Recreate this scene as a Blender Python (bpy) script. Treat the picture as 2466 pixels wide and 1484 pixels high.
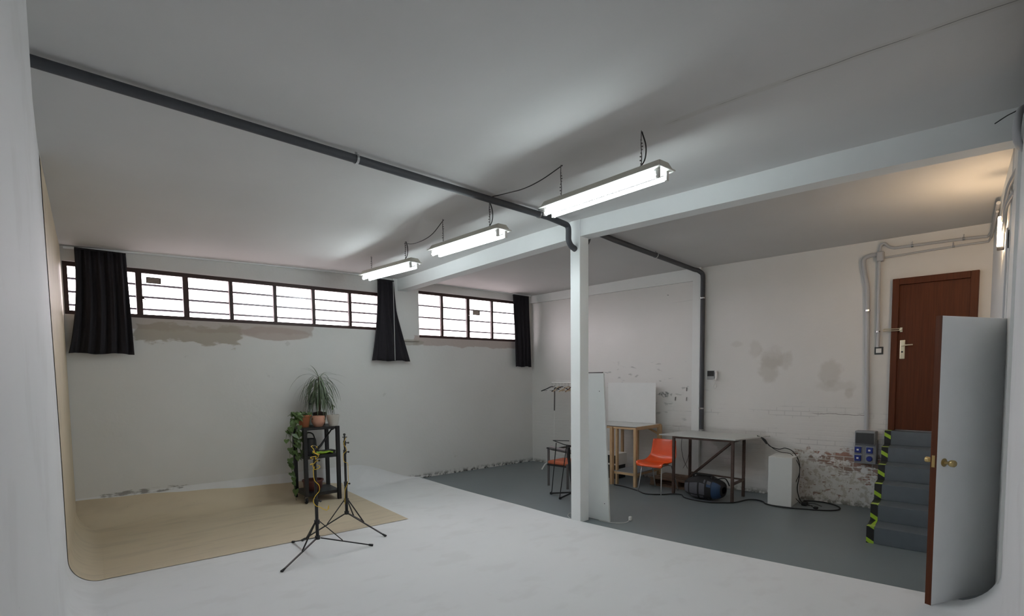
import bpy, math, random
from mathutils import Vector, Matrix, Euler
random.seed(7)
PI = math.pi
S = bpy.context.scene
for o in list(bpy.data.objects):
    bpy.data.objects.remove(o)
COL = S.collection

# ------------------------------------------------------------------ camera
W_, H_ = 2466, 1484
F, CX, CY = 1304.4, 1233.0, 990.0
YAW, PIT, ROL = -0.7851, -0.0647, -0.0103
cam = bpy.data.cameras.new('camera')
cam.type = 'PERSP'; cam.sensor_fit = 'HORIZONTAL'; cam.sensor_width = 36.0
cam.lens = F / W_ * 36.0
cam.shift_x = -(CX - W_ / 2) / W_
cam.shift_y = (CY - H_ / 2) / W_
cam.clip_start = 0.02; cam.clip_end = 200
camo = bpy.data.objects.new('camera', cam); COL.objects.link(camo)
Rm = Matrix.Rotation(YAW, 3, 'Z') @ Matrix.Rotation(PI / 2 + PIT, 3, 'X') @ Matrix.Rotation(ROL, 3, 'Z')
camo.matrix_world = Matrix.Translation((0, 0, 1.8)) @ Rm.to_4x4()
S.camera = camo

# ------------------------------------------------------------------ light levels, world, exposure
TUBE = 33.0       # fluorescent tubes
WARM = 150.0        # small warm lamp by the stairs
SKY = 11.5          # overcast daylight outside the windows
S.view_settings.view_transform = 'Standard'
S.view_settings.look = 'None'
S.view_settings.gamma = 1.0
S.view_settings.use_curve_mapping = False
S.view_settings.exposure = 0.50
w = bpy.data.worlds.new('world'); S.world = w; w.use_nodes = True
bg = w.node_tree.nodes['Background']
bg.inputs[1].default_value = SKY
# pale overcast sky above the horizon, darker yard below it
_tc = w.node_tree.nodes.new('ShaderNodeTexCoord'); _sp = w.node_tree.nodes.new('ShaderNodeSeparateXYZ'); _rp = w.node_tree.nodes.new('ShaderNodeValToRGB'); _ma = w.node_tree.nodes.new('ShaderNodeMapRange')
w.node_tree.links.new(_tc.outputs['Generated'], _sp.inputs[0]); w.node_tree.links.new(_sp.outputs[2], _ma.inputs[0])
_ma.inputs[1].default_value = -1.0; _ma.inputs[2].default_value = 1.0
_rp.color_ramp.elements[0].position = .485; _rp.color_ramp.elements[0].color = (.27, .25, .25, 1)
_rp.color_ramp.elements[1].position = .51; _rp.color_ramp.elements[1].color = (.99, .965, 1.0, 1)
w.node_tree.links.new(_ma.outputs[0], _rp.inputs[0]); w.node_tree.links.new(_rp.outputs[0], bg.inputs[0])
S.cycles.use_denoising = True
S.cycles.max_bounces = 12; S.cycles.diffuse_bounces = 8
S.cycles.sample_clamp_indirect = 6.0

# ------------------------------------------------------------------ materials
def newmat(name):
    m = bpy.data.materials.new(name); m.use_nodes = True
    nt = m.node_tree
    return m, nt, nt.nodes['Principled BSDF']
def mat(name, col, rough=0.6, metal=0.0, noise=0.0, nscale=8.0, bump=0.0, bscale=60.0, spec=0.5, coat=0.0):
    m, nt, b = newmat(name)
    b.inputs['Base Color'].default_value = (*col, 1); b.inputs['Roughness'].default_value = rough
    b.inputs['Metallic'].default_value = metal; b.inputs['Specular IOR Level'].default_value = spec
    b.inputs['Coat Weight'].default_value = coat
    tc = nt.nodes.new('ShaderNodeTexCoord')
    n = nt.nodes.new('ShaderNodeTexNoise'); n.inputs['Scale'].default_value = nscale; n.inputs['Detail'].default_value = 6
    nt.links.new(tc.outputs['Object'], n.inputs['Vector'])
    mr = nt.nodes.new('ShaderNodeMapRange'); mr.inputs[3].default_value = 1 - noise; mr.inputs[4].default_value = 1 + noise
    nt.links.new(n.outputs[0], mr.inputs[0])
    mx = nt.nodes.new('ShaderNodeVectorMath'); mx.operation = 'SCALE'
    mx.inputs[0].default_value = col
    nt.links.new(mr.outputs[0], mx.inputs['Scale']); nt.links.new(mx.outputs[0], b.inputs['Base Color'])
    if bump:
        n2 = nt.nodes.new('ShaderNodeTexNoise'); n2.inputs['Scale'].default_value = bscale; n2.inputs['Detail'].default_value = 5
        nt.links.new(tc.outputs['Object'], n2.inputs['Vector'])
        bp = nt.nodes.new('ShaderNodeBump'); bp.inputs['Strength'].default_value = bump; bp.inputs['Distance'].default_value = 0.01
        nt.links.new(n2.outputs[0], bp.inputs['Height']); nt.links.new(bp.outputs[0], b.inputs['Normal'])
    return m
def emit(name, col, s):
    m = bpy.data.materials.new(name); m.use_nodes = True; nt = m.node_tree; nt.nodes.clear()
    e = nt.nodes.new('ShaderNodeEmission'); e.inputs[0].default_value = (*col, 1); e.inputs[1].default_value = s
    o = nt.nodes.new('ShaderNodeOutputMaterial'); nt.links.new(e.outputs[0], o.inputs[0]); return m

class NT:
    """small expression helper for masks in object space"""
    def __init__(s, nt):
        s.nt = nt; s.tc = nt.nodes.new('ShaderNodeTexCoord')
        s.sep = nt.nodes.new('ShaderNodeSeparateXYZ'); nt.links.new(s.tc.outputs['Object'], s.sep.inputs[0])
        s.x, s.y, s.z = s.sep.outputs
    def m(s, op, a, b=None, c=None, clamp=False):
        n = s.nt.nodes.new('ShaderNodeMath'); n.operation = op; n.use_clamp = clamp
        for i, v in enumerate((a, b, c)):
            if v is None: continue
            if isinstance(v, (int, float)): n.inputs[i].default_value = v
            else: s.nt.links.new(v, n.inputs[i])
        return n.outputs[0]
    def noise(s, scale, detail=4, stretch=(1, 1, 1), rough=.55, off=(0, 0, 0)):
        mp = s.nt.nodes.new('ShaderNodeMapping'); mp.inputs['Scale'].default_value = stretch; mp.inputs['Location'].default_value = off
        s.nt.links.new(s.tc.outputs['Object'], mp.inputs[0])
        n = s.nt.nodes.new('ShaderNodeTexNoise'); n.inputs['Scale'].default_value = scale; n.inputs['Detail'].default_value = detail
        n.inputs['Roughness'].default_value = rough
        s.nt.links.new(mp.outputs[0], n.inputs['Vector']); return n.outputs[0]
    def step(s, v, a, b):
        n = s.nt.nodes.new('ShaderNodeMapRange'); n.interpolation_type = 'SMOOTHSTEP'
        n.inputs[1].default_value = a; n.inputs[2].default_value = b
        s.nt.links.new(v, n.inputs[0]); return n.outputs[0]
    def ell(s, u, v, cu, cv, ru, rv, nz, amp=.6, soft=.18):
        """ragged ellipse mask"""
        a = s.m('DIVIDE', s.m('SUBTRACT', u, cu), ru); b = s.m('DIVIDE', s.m('SUBTRACT', v, cv), rv)
        d = s.m('SQRT', s.m('ADD', s.m('MULTIPLY', a, a), s.m('MULTIPLY', b, b)))
        d = s.m('ADD', d, s.m('MULTIPLY', s.m('SUBTRACT', nz, .5), amp * 2))
        return s.step(d, 1 + soft, 1 - soft)
    def box(s, u, v, u0, u1, v0, v1, nz, amp=.1, soft=.02):
        j = s.m('MULTIPLY', s.m('SUBTRACT', nz, .5), amp * 2)
        uu = s.m('ADD', u, j); vv = s.m('ADD', v, j)
        r = s.m('MULTIPLY', s.step(uu, u0 - soft, u0 + soft), s.step(uu, u1 + soft, u1 - soft))
        return s.m('MULTIPLY', r, s.m('MULTIPLY', s.step(vv, v0 - soft, v0 + soft), s.step(vv, v1 + soft, v1 - soft)))
    def mix(s, f, a, b):
        n = s.nt.nodes.new('ShaderNodeMix'); n.data_type = 'RGBA'
        if isinstance(f, (int, float)): n.inputs[0].default_value = f
        else: s.nt.links.new(f, n.inputs[0])
        for i, v in ((6, a), (7, b)):
            if isinstance(v, tuple): n.inputs[i].default_value = (*v, 1)
            else: s.nt.links.new(v, n.inputs[i])
        return n.outputs[2]

WHITE = (.74, .745, .74)
M = {}
M['ceil'] = None
M['trim'] = mat('painted_plaster', (.72, .73, .72), .75, noise=.03, bump=.15, bscale=25)
M['dwhite'] = mat('door_white_paint', (.80, .82, .83), .55, noise=.03)
M['col'] = mat('glossy_white_paint', (.80, .83, .83), .35, noise=.02, bump=.06, bscale=30)
M['beam'] = mat('beam_paint', (.68, .70, .70), .8, spec=.2, noise=.03, bump=.06, bscale=20)
M['dark'] = mat('dark_fabric', (.013, .011, .015), .95, noise=.25, nscale=30, bump=.3, bscale=400)
M['pipe'] = mat('grey_plastic_pipe', (.05, .053, .062), .6, noise=.12)
M['conduit'] = mat('pale_grey_conduit', (.42, .43, .45), .5)
M['black'] = mat('black_metal', (.012, .012, .013), .4, metal=.2, noise=.2)
M['blackp'] = mat('black_plastic', (.015, .015, .016), .45)
M['rubber'] = mat('black_rubber', (.010, .010, .011), .7)
M['housing'] = mat('cream_enamel', (.60, .59, .52), .4, noise=.05)
M['reflector'] = mat('white_enamel', (.62, .62, .58), .4)
M['wframe'] = mat('dark_red_window_paint', (.035, .014, .012), .5, noise=.2)
M['steel'] = mat('rusty_steel', (.085, .055, .045), .6, metal=.3, noise=.5, nscale=25)
M['wood'] = mat('pine', (.50, .34, .19), .6, noise=.18, nscale=12)
M['dwood'] = mat('old_wood', (.16, .10, .065), .7, noise=.35, nscale=15)
M['orange'] = mat('orange_plastic', (.78, .095, .018), .3, noise=.03, coat=.2)
M['cushion'] = mat('rust_cushion', (.42, .11, .05), .8, noise=.1)
M['chrome'] = mat('chrome', (.55, .55, .56), .2, metal=1)
M['gtube'] = mat('grey_tube', (.14, .13, .13), .45, metal=.4)
M['brass'] = mat('brass', (.55, .42, .2), .28, metal=1)
M['gold'] = mat('champagne_metal', (.66, .58, .42), .3, metal=.8)
M['tabletop'] = mat('grey_laminate', (.50, .52, .50), .35, noise=.08)
M['shelfgrey'] = mat('grey_board', (.20, .21, .22), .6)
M['yellow'] = mat('yellow_cord', (.80, .52, .03), .5)
M['lime'] = mat('lime_green', (.26, .42, .02), .5, noise=.3)
M['leaf'] = mat('leaf_green', (.075, .125, .035), .45, noise=.5, nscale=9)
M['leafd'] = mat('dracaena_leaf', (.085, .12, .065), .45, noise=.6, nscale=20)
M['stem'] = mat('plant_stem', (.10, .075, .04), .8)
M['soil'] = mat('soil', (.03, .02, .014), .95, noise=.4, nscale=40)
M['terra'] = mat('pink_terracotta', (.52, .27, .19), .75, noise=.08)
M['terra2'] = mat('orange_terracotta', (.36, .12, .05), .7, noise=.1)
M['wpot'] = mat('off_white_ceramic', (.50, .48, .44), .5, noise=.05)
M['redpot'] = mat('dark_red_plastic', (.09, .022, .018), .5)
M['bpot'] = mat('brown_plastic_pot', (.035, .022, .016), .7)
M['boxw'] = mat('white_foam_box', (.66, .68, .67), .8, noise=.03, bump=.1, bscale=80)
M['egrey'] = mat('grey_enclosure', (.22, .23, .245), .5)
M['ewin'] = mat('smoked_cover', (.03, .032, .035), .15)
M['blue'] = mat('socket_blue', (.012, .03, .22), .4)
M['wplast'] = mat('white_plastic', (.72, .72, .70), .4)
M['lgrey'] = mat('light_grey_plastic', (.32, .33, .34), .5)
M['hanger'] = mat('pale_hanger_wood', (.50, .38, .25), .5)
M['bagmesh'] = mat('grey_mesh_fabric', (.09, .09, .105), .8, noise=.2, nscale=60)
M['bagblue'] = mat('blue_nylon', (.012, .04, .10), .5, noise=.2)
M['bagblack'] = mat('black_nylon', (.008, .008, .009), .75, noise=.2)
M['wire'] = mat('white_wire', (.65, .65, .63), .5)
M['tube'] = emit('fluorescent_tube', (.87, .975, 1.0), TUBE)
M['warm'] = emit('warm_lamp', (1.0, .70, .42), WARM)

def glass_mat():
    m = bpy.data.materials.new('ribbed_window_glass'); m.use_nodes = True; nt = m.node_tree; nt.nodes.clear()
    h = NT(nt)
    out = nt.nodes.new('ShaderNodeOutputMaterial')
    tr = nt.nodes.new('ShaderNodeBsdfTransparent'); gl = nt.nodes.new('ShaderNodeBsdfGlossy'); gl.inputs['Roughness'].default_value = .25
    rib = h.m('ABSOLUTE', h.m('SINE', h.m('MULTIPLY', h.z, 190.0)))
    ribx = h.m('ABSOLUTE', h.m('SINE', h.m('MULTIPLY', h.x, 42.0)))
    rb = h.m('MULTIPLY', h.step(rib, .35, 0), h.step(h.noise(2.2, 2), .40, .62))
    rx = h.m('MULTIPLY', h.step(ribx, .07, 0), h.step(h.noise(1.3, 2, off=(3, 0, 0)), .45, .62))
    f = h.m('ADD', h.m('MULTIPLY', rb, .5), h.m('MULTIPLY', rx, .6), clamp=True)
    dirt = h.step(h.noise(1.6, 3, off=(9, 0, 2)), .50, .66)
    c = h.mix(h.m('MULTIPLY', dirt, .55), (.97, .93, .94), (.62, .52, .52))
    c2 = h.mix(f, c, (.12, .08, .09))
    nt.links.new(c2, tr.inputs[0])
    mx = nt.nodes.new('ShaderNodeMixShader'); mx.inputs[0].default_value = .06
    nt.links.new(tr.outputs[0], mx.inputs[1]); nt.links.new(gl.outputs[0], mx.inputs[2]); nt.links.new(mx.outputs[0], out.inputs[0])
    return m
M['glass'] = glass_mat()
def clear_mat():
    m = bpy.data.materials.new('clear_plastic'); m.use_nodes = True; nt = m.node_tree; nt.nodes.clear()
    out = nt.nodes.new('ShaderNodeOutputMaterial')
    tr = nt.nodes.new('ShaderNodeBsdfTransparent'); tr.inputs[0].default_value = (.72, .80, .82, 1)
    gl = nt.nodes.new('ShaderNodeBsdfGlossy'); gl.inputs['Roughness'].default_value = .1
    mx = nt.nodes.new('ShaderNodeMixShader'); mx.inputs[0].default_value = .15
    nt.links.new(tr.outputs[0], mx.inputs[1]); nt.links.new(gl.outputs[0], mx.inputs[2]); nt.links.new(mx.outputs[0], out.inputs[0]); return m
M['clear'] = clear_mat()

def bump_to(h, b, height, strength, dist=.01):
    bp = h.nt.nodes.new('ShaderNodeBump'); bp.inputs['Strength'].default_value = strength; bp.inputs['Distance'].default_value = dist
    h.nt.links.new(height, bp.inputs['Height']); h.nt.links.new(bp.outputs[0], b.inputs['Normal'])

def ceiling_mat():
    m, nt, b = newmat('ceiling_paint'); h = NT(nt)
    base = h.mix(h.noise(1.2, 4), (.53, .53, .525), (.60, .60, .595))
    # the plaster seam running out from the row of lamps
    wob = h.m('MULTIPLY', h.m('SUBTRACT', h.noise(3.0, 4, off=(5, 5, 5)), .5), .05)
    d = h.m('ABSOLUTE', h.m('ADD', h.m('SUBTRACT', h.x, 3.72), wob))
    thin = h.step(d, .006, .001); wide = h.step(d, .045, .02)
    on = h.step(h.y, 2.15, 2.0)
    brk = h.step(h.noise(2.6, 3, off=(1, 2, 3)), .38, .52)
    c = h.mix(h.m('MULTIPLY', h.m('MULTIPLY', wide, on), .25), base, (.40, .39, .34))
    c = h.mix(h.m('MULTIPLY', h.m('MULTIPLY', thin, on), h.m('MULTIPLY', brk, .8)), c, (.08, .075, .07))
    nt.links.new(c, b.inputs['Base Color']); b.inputs['Roughness'].default_value = .85
    bump_to(h, b, h.noise(14, 5), .12)
    return m
def back_mat():
    m, nt, b = newmat('window_wall_paint'); h = NT(nt)
    base = h.mix(h.noise(.9, 4), (.60, .60, .58), (.71, .71, .70))
    n1 = h.noise(6, 5, stretch=(.6, 1, 1.3)); n2 = h.noise(14, 5, off=(4, 4, 4))
    # old bare plaster under both windows
    a = h.box(h.x, h.z, 1.2, 3.75, 2.44, 2.62, n1, .10, .02)
    c = h.mix(h.m('MULTIPLY', a, .75), base, (.40, .345, .315))
    c = h.mix(h.m('MULTIPLY', h.box(h.x, h.z, 1.50, 2.74, 2.285, 2.50, h.noise(4.5, 6, stretch=(.7, 1, 1.8), off=(1, 0, 1)), .20, .02), .8), c, (.34, .295, .235))
    c = h.mix(h.m('MULTIPLY', h.ell(h.x, h.z, 3.2, 2.45, .50, .10, n1, .4, .1), .8), c, (.40, .325, .29))
    c = h.mix(h.m('MULTIPLY', h.box(h.x, h.z, 5.50, 8.2, 2.355, 2.52, n1, .07, .012), .8), c, (.44, .365, .335))
    c = h.mix(h.m('MULTIPLY', h.ell(h.x, h.z, 5.45, 2.40, .25, .05, n1, .5, .1), .7), c, (.36, .33, .28))
    c = h.mix(h.m('MULTIPLY', h.box(h.x, h.z, 8.18, 8.34, 2.2, 3.3, n1, .03, .03), .5), c, (.40, .37, .33))
    c = h.mix(h.m('MULTIPLY', h.step(h.noise(5, 6, off=(8, 1, 0)), .70, .76), .35), c, (.42, .42, .40))
    c = h.mix(h.m('MULTIPLY', h.m('MULTIPLY', h.ell(h.x, h.z, 1.60, .390, .50, .018, h.noise(7, 5), .9, .2), h.step(h.noise(22, 6, stretch=(.35, 1, 1)), .42, .60)), .75), c, (.15, .14, .125))
    # dirt along the foot of the wall
    c = h.mix(h.m('MULTIPLY', h.step(h.z, .10, .0), h.step(n2, .42, .6)), c, (.06, .06, .06))
    nt.links.new(c, b.inputs['Base Color']); b.inputs['Roughness'].default_value = .85
    bump_to(h, b, h.noise(20, 6), .25)
    return m
def right_mat():
    m, nt, b = newmat('brick_wall_paint'); h = NT(nt)
    base = h.mix(h.noise(1.1, 4), (.63, .62, .60), (.73, .72, .70))
    n1 = h.noise(7, 6); n2 = h.noise(16, 6, off=(3, 3, 3))
    for cy, cz, ry, rz, s_ in ((2.93, 2.02, .18, .15, .5), (2.98, 1.86, .14, .18, .6), (3.18, 2.15, .08, .12, .35), (2.75, 1.97, .10, .12, .4),
                               (2.17, 1.80, .12, .16, .5), (2.10, 1.62, .22, .07, .35), (3.45, 2.25, .1, .04, .3), (1.95, 1.52, .05, .06, .5)):
        c_ = h.ell(h.y, h.z, cy, cz, ry, rz, n1, .95, .35)
        base = h.mix(h.m('MULTIPLY', c_, s_ * .85), base, (.46, .435, .395))
    # brick courses, in the y-z plane
    cmb = nt.nodes.new('ShaderNodeCombineXYZ'); nt.links.new(h.y, cmb.inputs[0]); nt.links.new(h.z, cmb.inputs[1])
    br = nt.nodes.new('ShaderNodeTexBrick'); nt.links.new(cmb.outputs[0], br.inputs['Vector'])
    br.inputs['Scale'].default_value = 1.0; br.inputs['Brick Width'].default_value = .22; br.inputs['Row Height'].default_value = .066
    br.inputs['Mortar Size'].default_value = .007; br.inputs['Mortar Smooth'].default_value = .3
    br.inputs['Color1'].default_value = (.27, .10, .055, 1); br.inputs['Color2'].default_value = (.20, .13, .10, 1); br.inputs['Mortar'].default_value = (.50, .47, .42, 1)
    mort = br.outputs['Fac']
    # painted courses that show as faint mortar lines
    courses = h.m('MULTIPLY', h.box(h.y, h.z, 1.5, 4.6, .72, 1.32, n1, .15, .08), h.step(h.noise(5, 4, stretch=(1, .35, 1), off=(7, 7, 7)), .50, .60))
    base = h.mix(h.m('MULTIPLY', h.m('MULTIPLY', mort, courses), .32), base, (.32, .32, .32))
    # cracked and flaking zones
    fl = h.m('MULTIPLY', h.step(h.noise(9, 7, stretch=(1, .45, 1.4), off=(2, 9, 2)), .60, .66), h.box(h.y, h.z, 4.05, 6.6, 1.1, 2.0, n1, .3, .12))
    base = h.mix(h.m('MULTIPLY', fl, .55), base, (.28, .29, .29))
    smr = h.m('MULTIPLY', h.ell(h.y, h.z, 4.68, 1.46, .13, .04, n2, 1.2, .4), h.step(h.noise(30, 5), .42, .58))
    base = h.mix(h.m('MULTIPLY', smr, .8), base, (.10, .11, .11))
    ln = h.m('ABSOLUTE', h.m('ADD', h.m('SUBTRACT', h.z, 1.235), h.m('MULTIPLY', h.m('SUBTRACT', h.noise(4, 5), .5), .07)))
    base = h.mix(h.m('MULTIPLY', h.m('MULTIPLY', h.step(ln, .006, .001), h.step(h.y, 2.45, 2.3)), h.m('MULTIPLY', h.step(h.y, 1.70, 1.75), .8)), base, (.12, .115, .11))
    # worn zone with bare brick
    zone = h.box(h.y, h.z, 1.50, 2.62, -.1, .70, n1, .10, .05)
    worn = h.mix(h.m('MULTIPLY', h.step(n2, .48, .60), .8), base, (.46, .43, .37))
    worn = h.mix(h.m('MULTIPLY', h.step(h.noise(24, 6, off=(1, 6, 4)), .60, .66), .7), worn, (.27, .20, .16))
    base = h.mix(zone, base, worn)
    z2 = h.box(h.y, h.z, 1.53, 2.42, .34, .72, n1, .16, .03)
    slope = h.step(h.m('ADD', h.m('MULTIPLY', h.y, -.35), h.z), -.36, -.20)
    bare = h.m('MULTIPLY', h.m('MULTIPLY', z2, h.step(h.noise(7.5, 6, stretch=(1, .8, 1.6), off=(2, 2, 8)), .49, .53)), slope)
    spots = h.m('MULTIPLY', zone, h.step(h.noise(8, 4, stretch=(1, .7, 1.8), off=(5, 1, 3)), .62, .64))
    bare = h.m('MAXIMUM', bare, spots)
    c = h.mix(h.m('MULTIPLY', bare, .85), base, br.outputs['Color'])
    # grubby foot of the wall and a greyer area low behind the steel table
    c = h.mix(h.m('MULTIPLY', h.step(h.z, .09, .0), h.step(n2, .40, .6)), c, (.20, .20, .18))
    low = h.m('MULTIPLY', h.box(h.y, h.z, 3.0, 4.7, .35, .95, n1, .05, .03), .35)
    c = h.mix(low, c, (.42, .40, .38))
    nt.links.new(c, b.inputs['Base Color']); b.inputs['Roughness'].default_value = .85
    hh = h.m('SUBTRACT', h.m('MULTIPLY', h.noise(18, 6), .5), h.m('MULTIPLY', mort, h.m('MULTIPLY', h.step(h.z, 1.5, .6), .55)))
    hh = h.m('SUBTRACT', hh, h.m('MULTIPLY', bare, .6))
    bump_to(h, b, hh, .35, .012)
    return m
def cyc_mat():
    m, nt, b = newmat('cyclorama_paint'); h = NT(nt)
    c = h.mix(h.noise(1.4, 5), (.70, .71, .72), (.76, .77, .775))
    wear = h.m('MULTIPLY', h.step(h.noise(2.2, 4, stretch=(1, 1.6, 1), off=(6, 0, 0)), .52, .66), .22)
    c = h.mix(wear, c, (.58, .575, .57))
    sm = h.ell(h.x, h.z, 1.55, .365, .48, .020, h.noise(7, 5), .9, .2)
    sm2 = h.m('MULTIPLY', h.m('MULTIPLY', sm, h.step(h.noise(22, 6, stretch=(.35, 1, 1)), .42, .60)), h.step(h.y, 7.7, 7.8))
    c = h.mix(h.m('MULTIPLY', sm2, .75), c, (.14, .13, .12))
    scr = h.step(h.noise(40, 2, stretch=(1, .15, 1), off=(0, 3, 0)), .74, .76)
    c = h.mix(h.m('MULTIPLY', scr, .15), c, (.5, .5, .5))
    nt.links.new(c, b.inputs['Base Color']); b.inputs['Roughness'].default_value = .7
    b.inputs['Specular IOR Level'].default_value = .15
    return m
def sheet_mat():
    m, nt, b = newmat('beige_sheet'); h = NT(nt)
    c = h.mix(h.noise(1.5, 5, stretch=(.6, 2.2, 1)), (.50, .42, .30), (.60, .51, .37))
    c = h.mix(h.m('MULTIPLY', h.step(h.noise(3.0, 6, stretch=(.5, 2.5, 1), off=(3, 0, 0)), .48, .68), .35), c, (.38, .32, .24))
    c = h.mix(h.m('MULTIPLY', h.step(h.noise(30, 2), .74, .78), .5), c, (.20, .16, .11))
    nt.links.new(c, b.inputs['Base Color']); b.inputs['Roughness'].default_value = .6
    return m
def floor_mat():
    m, nt, b = newmat('grey_floor_paint'); h = NT(nt)
    c = h.mix(h.noise(1.1, 5), (.145, .172, .182), (.178, .207, .217))
    c = h.mix(h.m('MULTIPLY', h.step(h.noise(60, 2), .76, .79), .5), c, (.4, .4, .4))
    nt.links.new(c, b.inputs['Base Color']); b.inputs['Roughness'].default_value = .38
    b.inputs['Specular IOR Level'].default_value = .4
    bump_to(h, b, h.noise(6, 4), .04)
    return m
def brown_mat():
    m, nt, b = newmat('brown_veneer'); h = NT(nt)
    g = h.noise(9, 6, stretch=(6, 6, .25))
    c = h.mix(g, (.050, .013, .005), (.125, .036, .013))
    nt.links.new(c, b.inputs['Base Color']); b.inputs['Roughness'].default_value = .5; b.inputs['Specular IOR Level'].default_value = .2
    return m
RZ_ = 1.055 / 6
def tape_mat():
    m, nt, b = newmat('black_and_lime_tape'); h = NT(nt)
    v = h.m('ADD', h.m('MULTIPLY', h.z, 1.0), h.m('MULTIPLY', h.y, .75))
    fr = h.m('FRACT', h.m('ADD', h.m('DIVIDE', h.m('ADD', h.z, h.m('MULTIPLY', h.y, -.60)), RZ_), .12))
    k = h.m('MULTIPLY', h.step(fr, .19, .20), h.step(fr, .47, .46))
    c = h.mix(k, (.010, .010, .010), (.33, .52, .03))
    nt.links.new(c, b.inputs['Base Color']); b.inputs['Roughness'].default_value = .4
    return m
def lime_tape():
    return mat('lime_tape', (.42, .55, .10), .4)
M['ceil'] = ceiling_mat(); M['back'] = back_mat(); M['right'] = right_mat(); M['cyc'] = cyc_mat()
M['sheet'] = sheet_mat(); M['floor'] = floor_mat(); M['brown'] = brown_mat(); M['tape'] = tape_mat(); M['limet'] = lime_tape()
M['stair'] = mat('blue_grey_step_paint', (.105, .125, .145), .5, noise=.12)

# ------------------------------------------------------------------ mesh helpers
class MB:
    def __init__(s): s.v = []; s.f = []; s.mi = []
    def add(s, vs, fs, mi=0):
        n = len(s.v); s.v += [Vector(v) for v in vs]; s.f += [tuple(i + n for i in f) for f in fs]; s.mi += [mi] * len(fs); return s
    def box(s, lo, hi, mi=0, fn=None):
        x0, y0, z0 = lo; x1, y1, z1 = hi
        vs = [(x0,y0,z0),(x1,y0,z0),(x1,y1,z0),(x0,y1,z0),(x0,y0,z1),(x1,y0,z1),(x1,y1,z1),(x0,y1,z1)]
        if fn: vs = [fn(*v) for v in vs]
        return s.add(vs, [(0,3,2,1),(4,5,6,7),(0,1,5,4),(1,2,6,5),(2,3,7,6),(3,0,4,7)], mi)
    def bar(s, a, b, w, h=None, up=(0, 0, 1), mi=0):
        """rectangular bar from a to b"""
        a = Vector(a); b = Vector(b); h = h or w; d = (b - a).normalized(); u = Vector(up)
        if abs(d.dot(u)) > .99: u = Vector((1, 0, 0))
        x = d.cross(u).normalized(); y = x.cross(d)
        vs = []
        for p in (a, b):
            for i, j in ((-1,-1),(1,-1),(1,1),(-1,1)): vs.append(p + x * i * w / 2 + y * j * h / 2)
        return s.add(vs, [(0,3,2,1),(4,5,6,7),(0,1,5,4),(1,2,6,5),(2,3,7,6),(3,0,4,7)], mi)
    def tube(s, pts, r, n=8, mi=0, cap=True, r2=None):
        pts = [Vector(p) for p in pts]; m = len(pts); rings = []
        prev = None
        for i, p in enumerate(pts):
            d = (pts[min(i + 1, m - 1)] - pts[max(i - 1, 0)]).normalized()
            if prev is None:
                u = Vector((0, 0, 1)) if abs(d.z) < .9 else Vector((1, 0, 0)); x = d.cross(u).normalized()
            else:
                x = (prev - d * prev.dot(d)).normalized()
            prev = x; y = d.cross(x)
            rr = r if r2 is None else r + (r2 - r) * i / (m - 1)
            if isinstance(r, (list, tuple)): rr = r[i]
            rings.append([p + (x * math.cos(2 * PI * k / n) + y * math.sin(2 * PI * k / n)) * rr for k in range(n)])
        vs = [v for R in rings for v in R]; fs = []
        for i in range(m - 1):
            for k in range(n): fs.append((i*n+k, i*n+(k+1)%n, (i+1)*n+(k+1)%n, (i+1)*n+k))
        if cap: fs.append(tuple(range(n))[::-1]); fs.append(tuple((m-1)*n+k for k in range(n)))
        return s.add(vs, fs, mi)
    def lathe(s, prof, c=(0, 0, 0), n=24, mi=0, ax='Z'):
        c = Vector(c); vs = []; fs = []; m = len(prof)
        for r, z in prof:
            for k in range(n):
                a = 2 * PI * k / n; p = (r * math.cos(a), r * math.sin(a), z)
                if ax == 'X': p = (z, r * math.cos(a), r * math.sin(a))
                if ax == 'Y': p = (r * math.sin(a), z, r * math.cos(a))
                vs.append(c + Vector(p))
        for i in range(m - 1):
            for k in range(n): fs.append((i*n+k, i*n+(k+1)%n, (i+1)*n+(k+1)%n, (i+1)*n+k))
        fs.append(tuple(range(n))[::-1]); fs.append(tuple((m-1)*n+k for k in range(n)))
        return s.add(vs, fs, mi)
    def grid(s, fn, nu, nv, mi=0):
        vs = [fn(i / nu, j / nv) for i in range(nu + 1) for j in range(nv + 1)]
        fs = [(i*(nv+1)+j, (i+1)*(nv+1)+j, (i+1)*(nv+1)+j+1, i*(nv+1)+j+1) for i in range(nu) for j in range(nv)]
        return s.add(vs, fs, mi)
    def ball(s, c, r, n=10, mi=0):
        c = Vector(c); r = Vector(r) if not isinstance(r, (int, float)) else Vector((r, r, r))
        prof = [(math.sin(PI * i / n), -math.cos(PI * i / n)) for i in range(n + 1)]
        st = len(s.v); s.lathe([(max(a, 1e-4), b) for a, b in prof], (0, 0, 0), max(8, n), mi)
        for i in range(st, len(s.v)): v = s.v[i]; s.v[i] = Vector((v.x * r.x, v.y * r.y, v.z * r.z)) + c
        return s
def root_matrix(o):
    while o.parent: o = o.parent
    return Matrix.LocRotScale(o.location, o.rotation_euler, o.scale)
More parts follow.
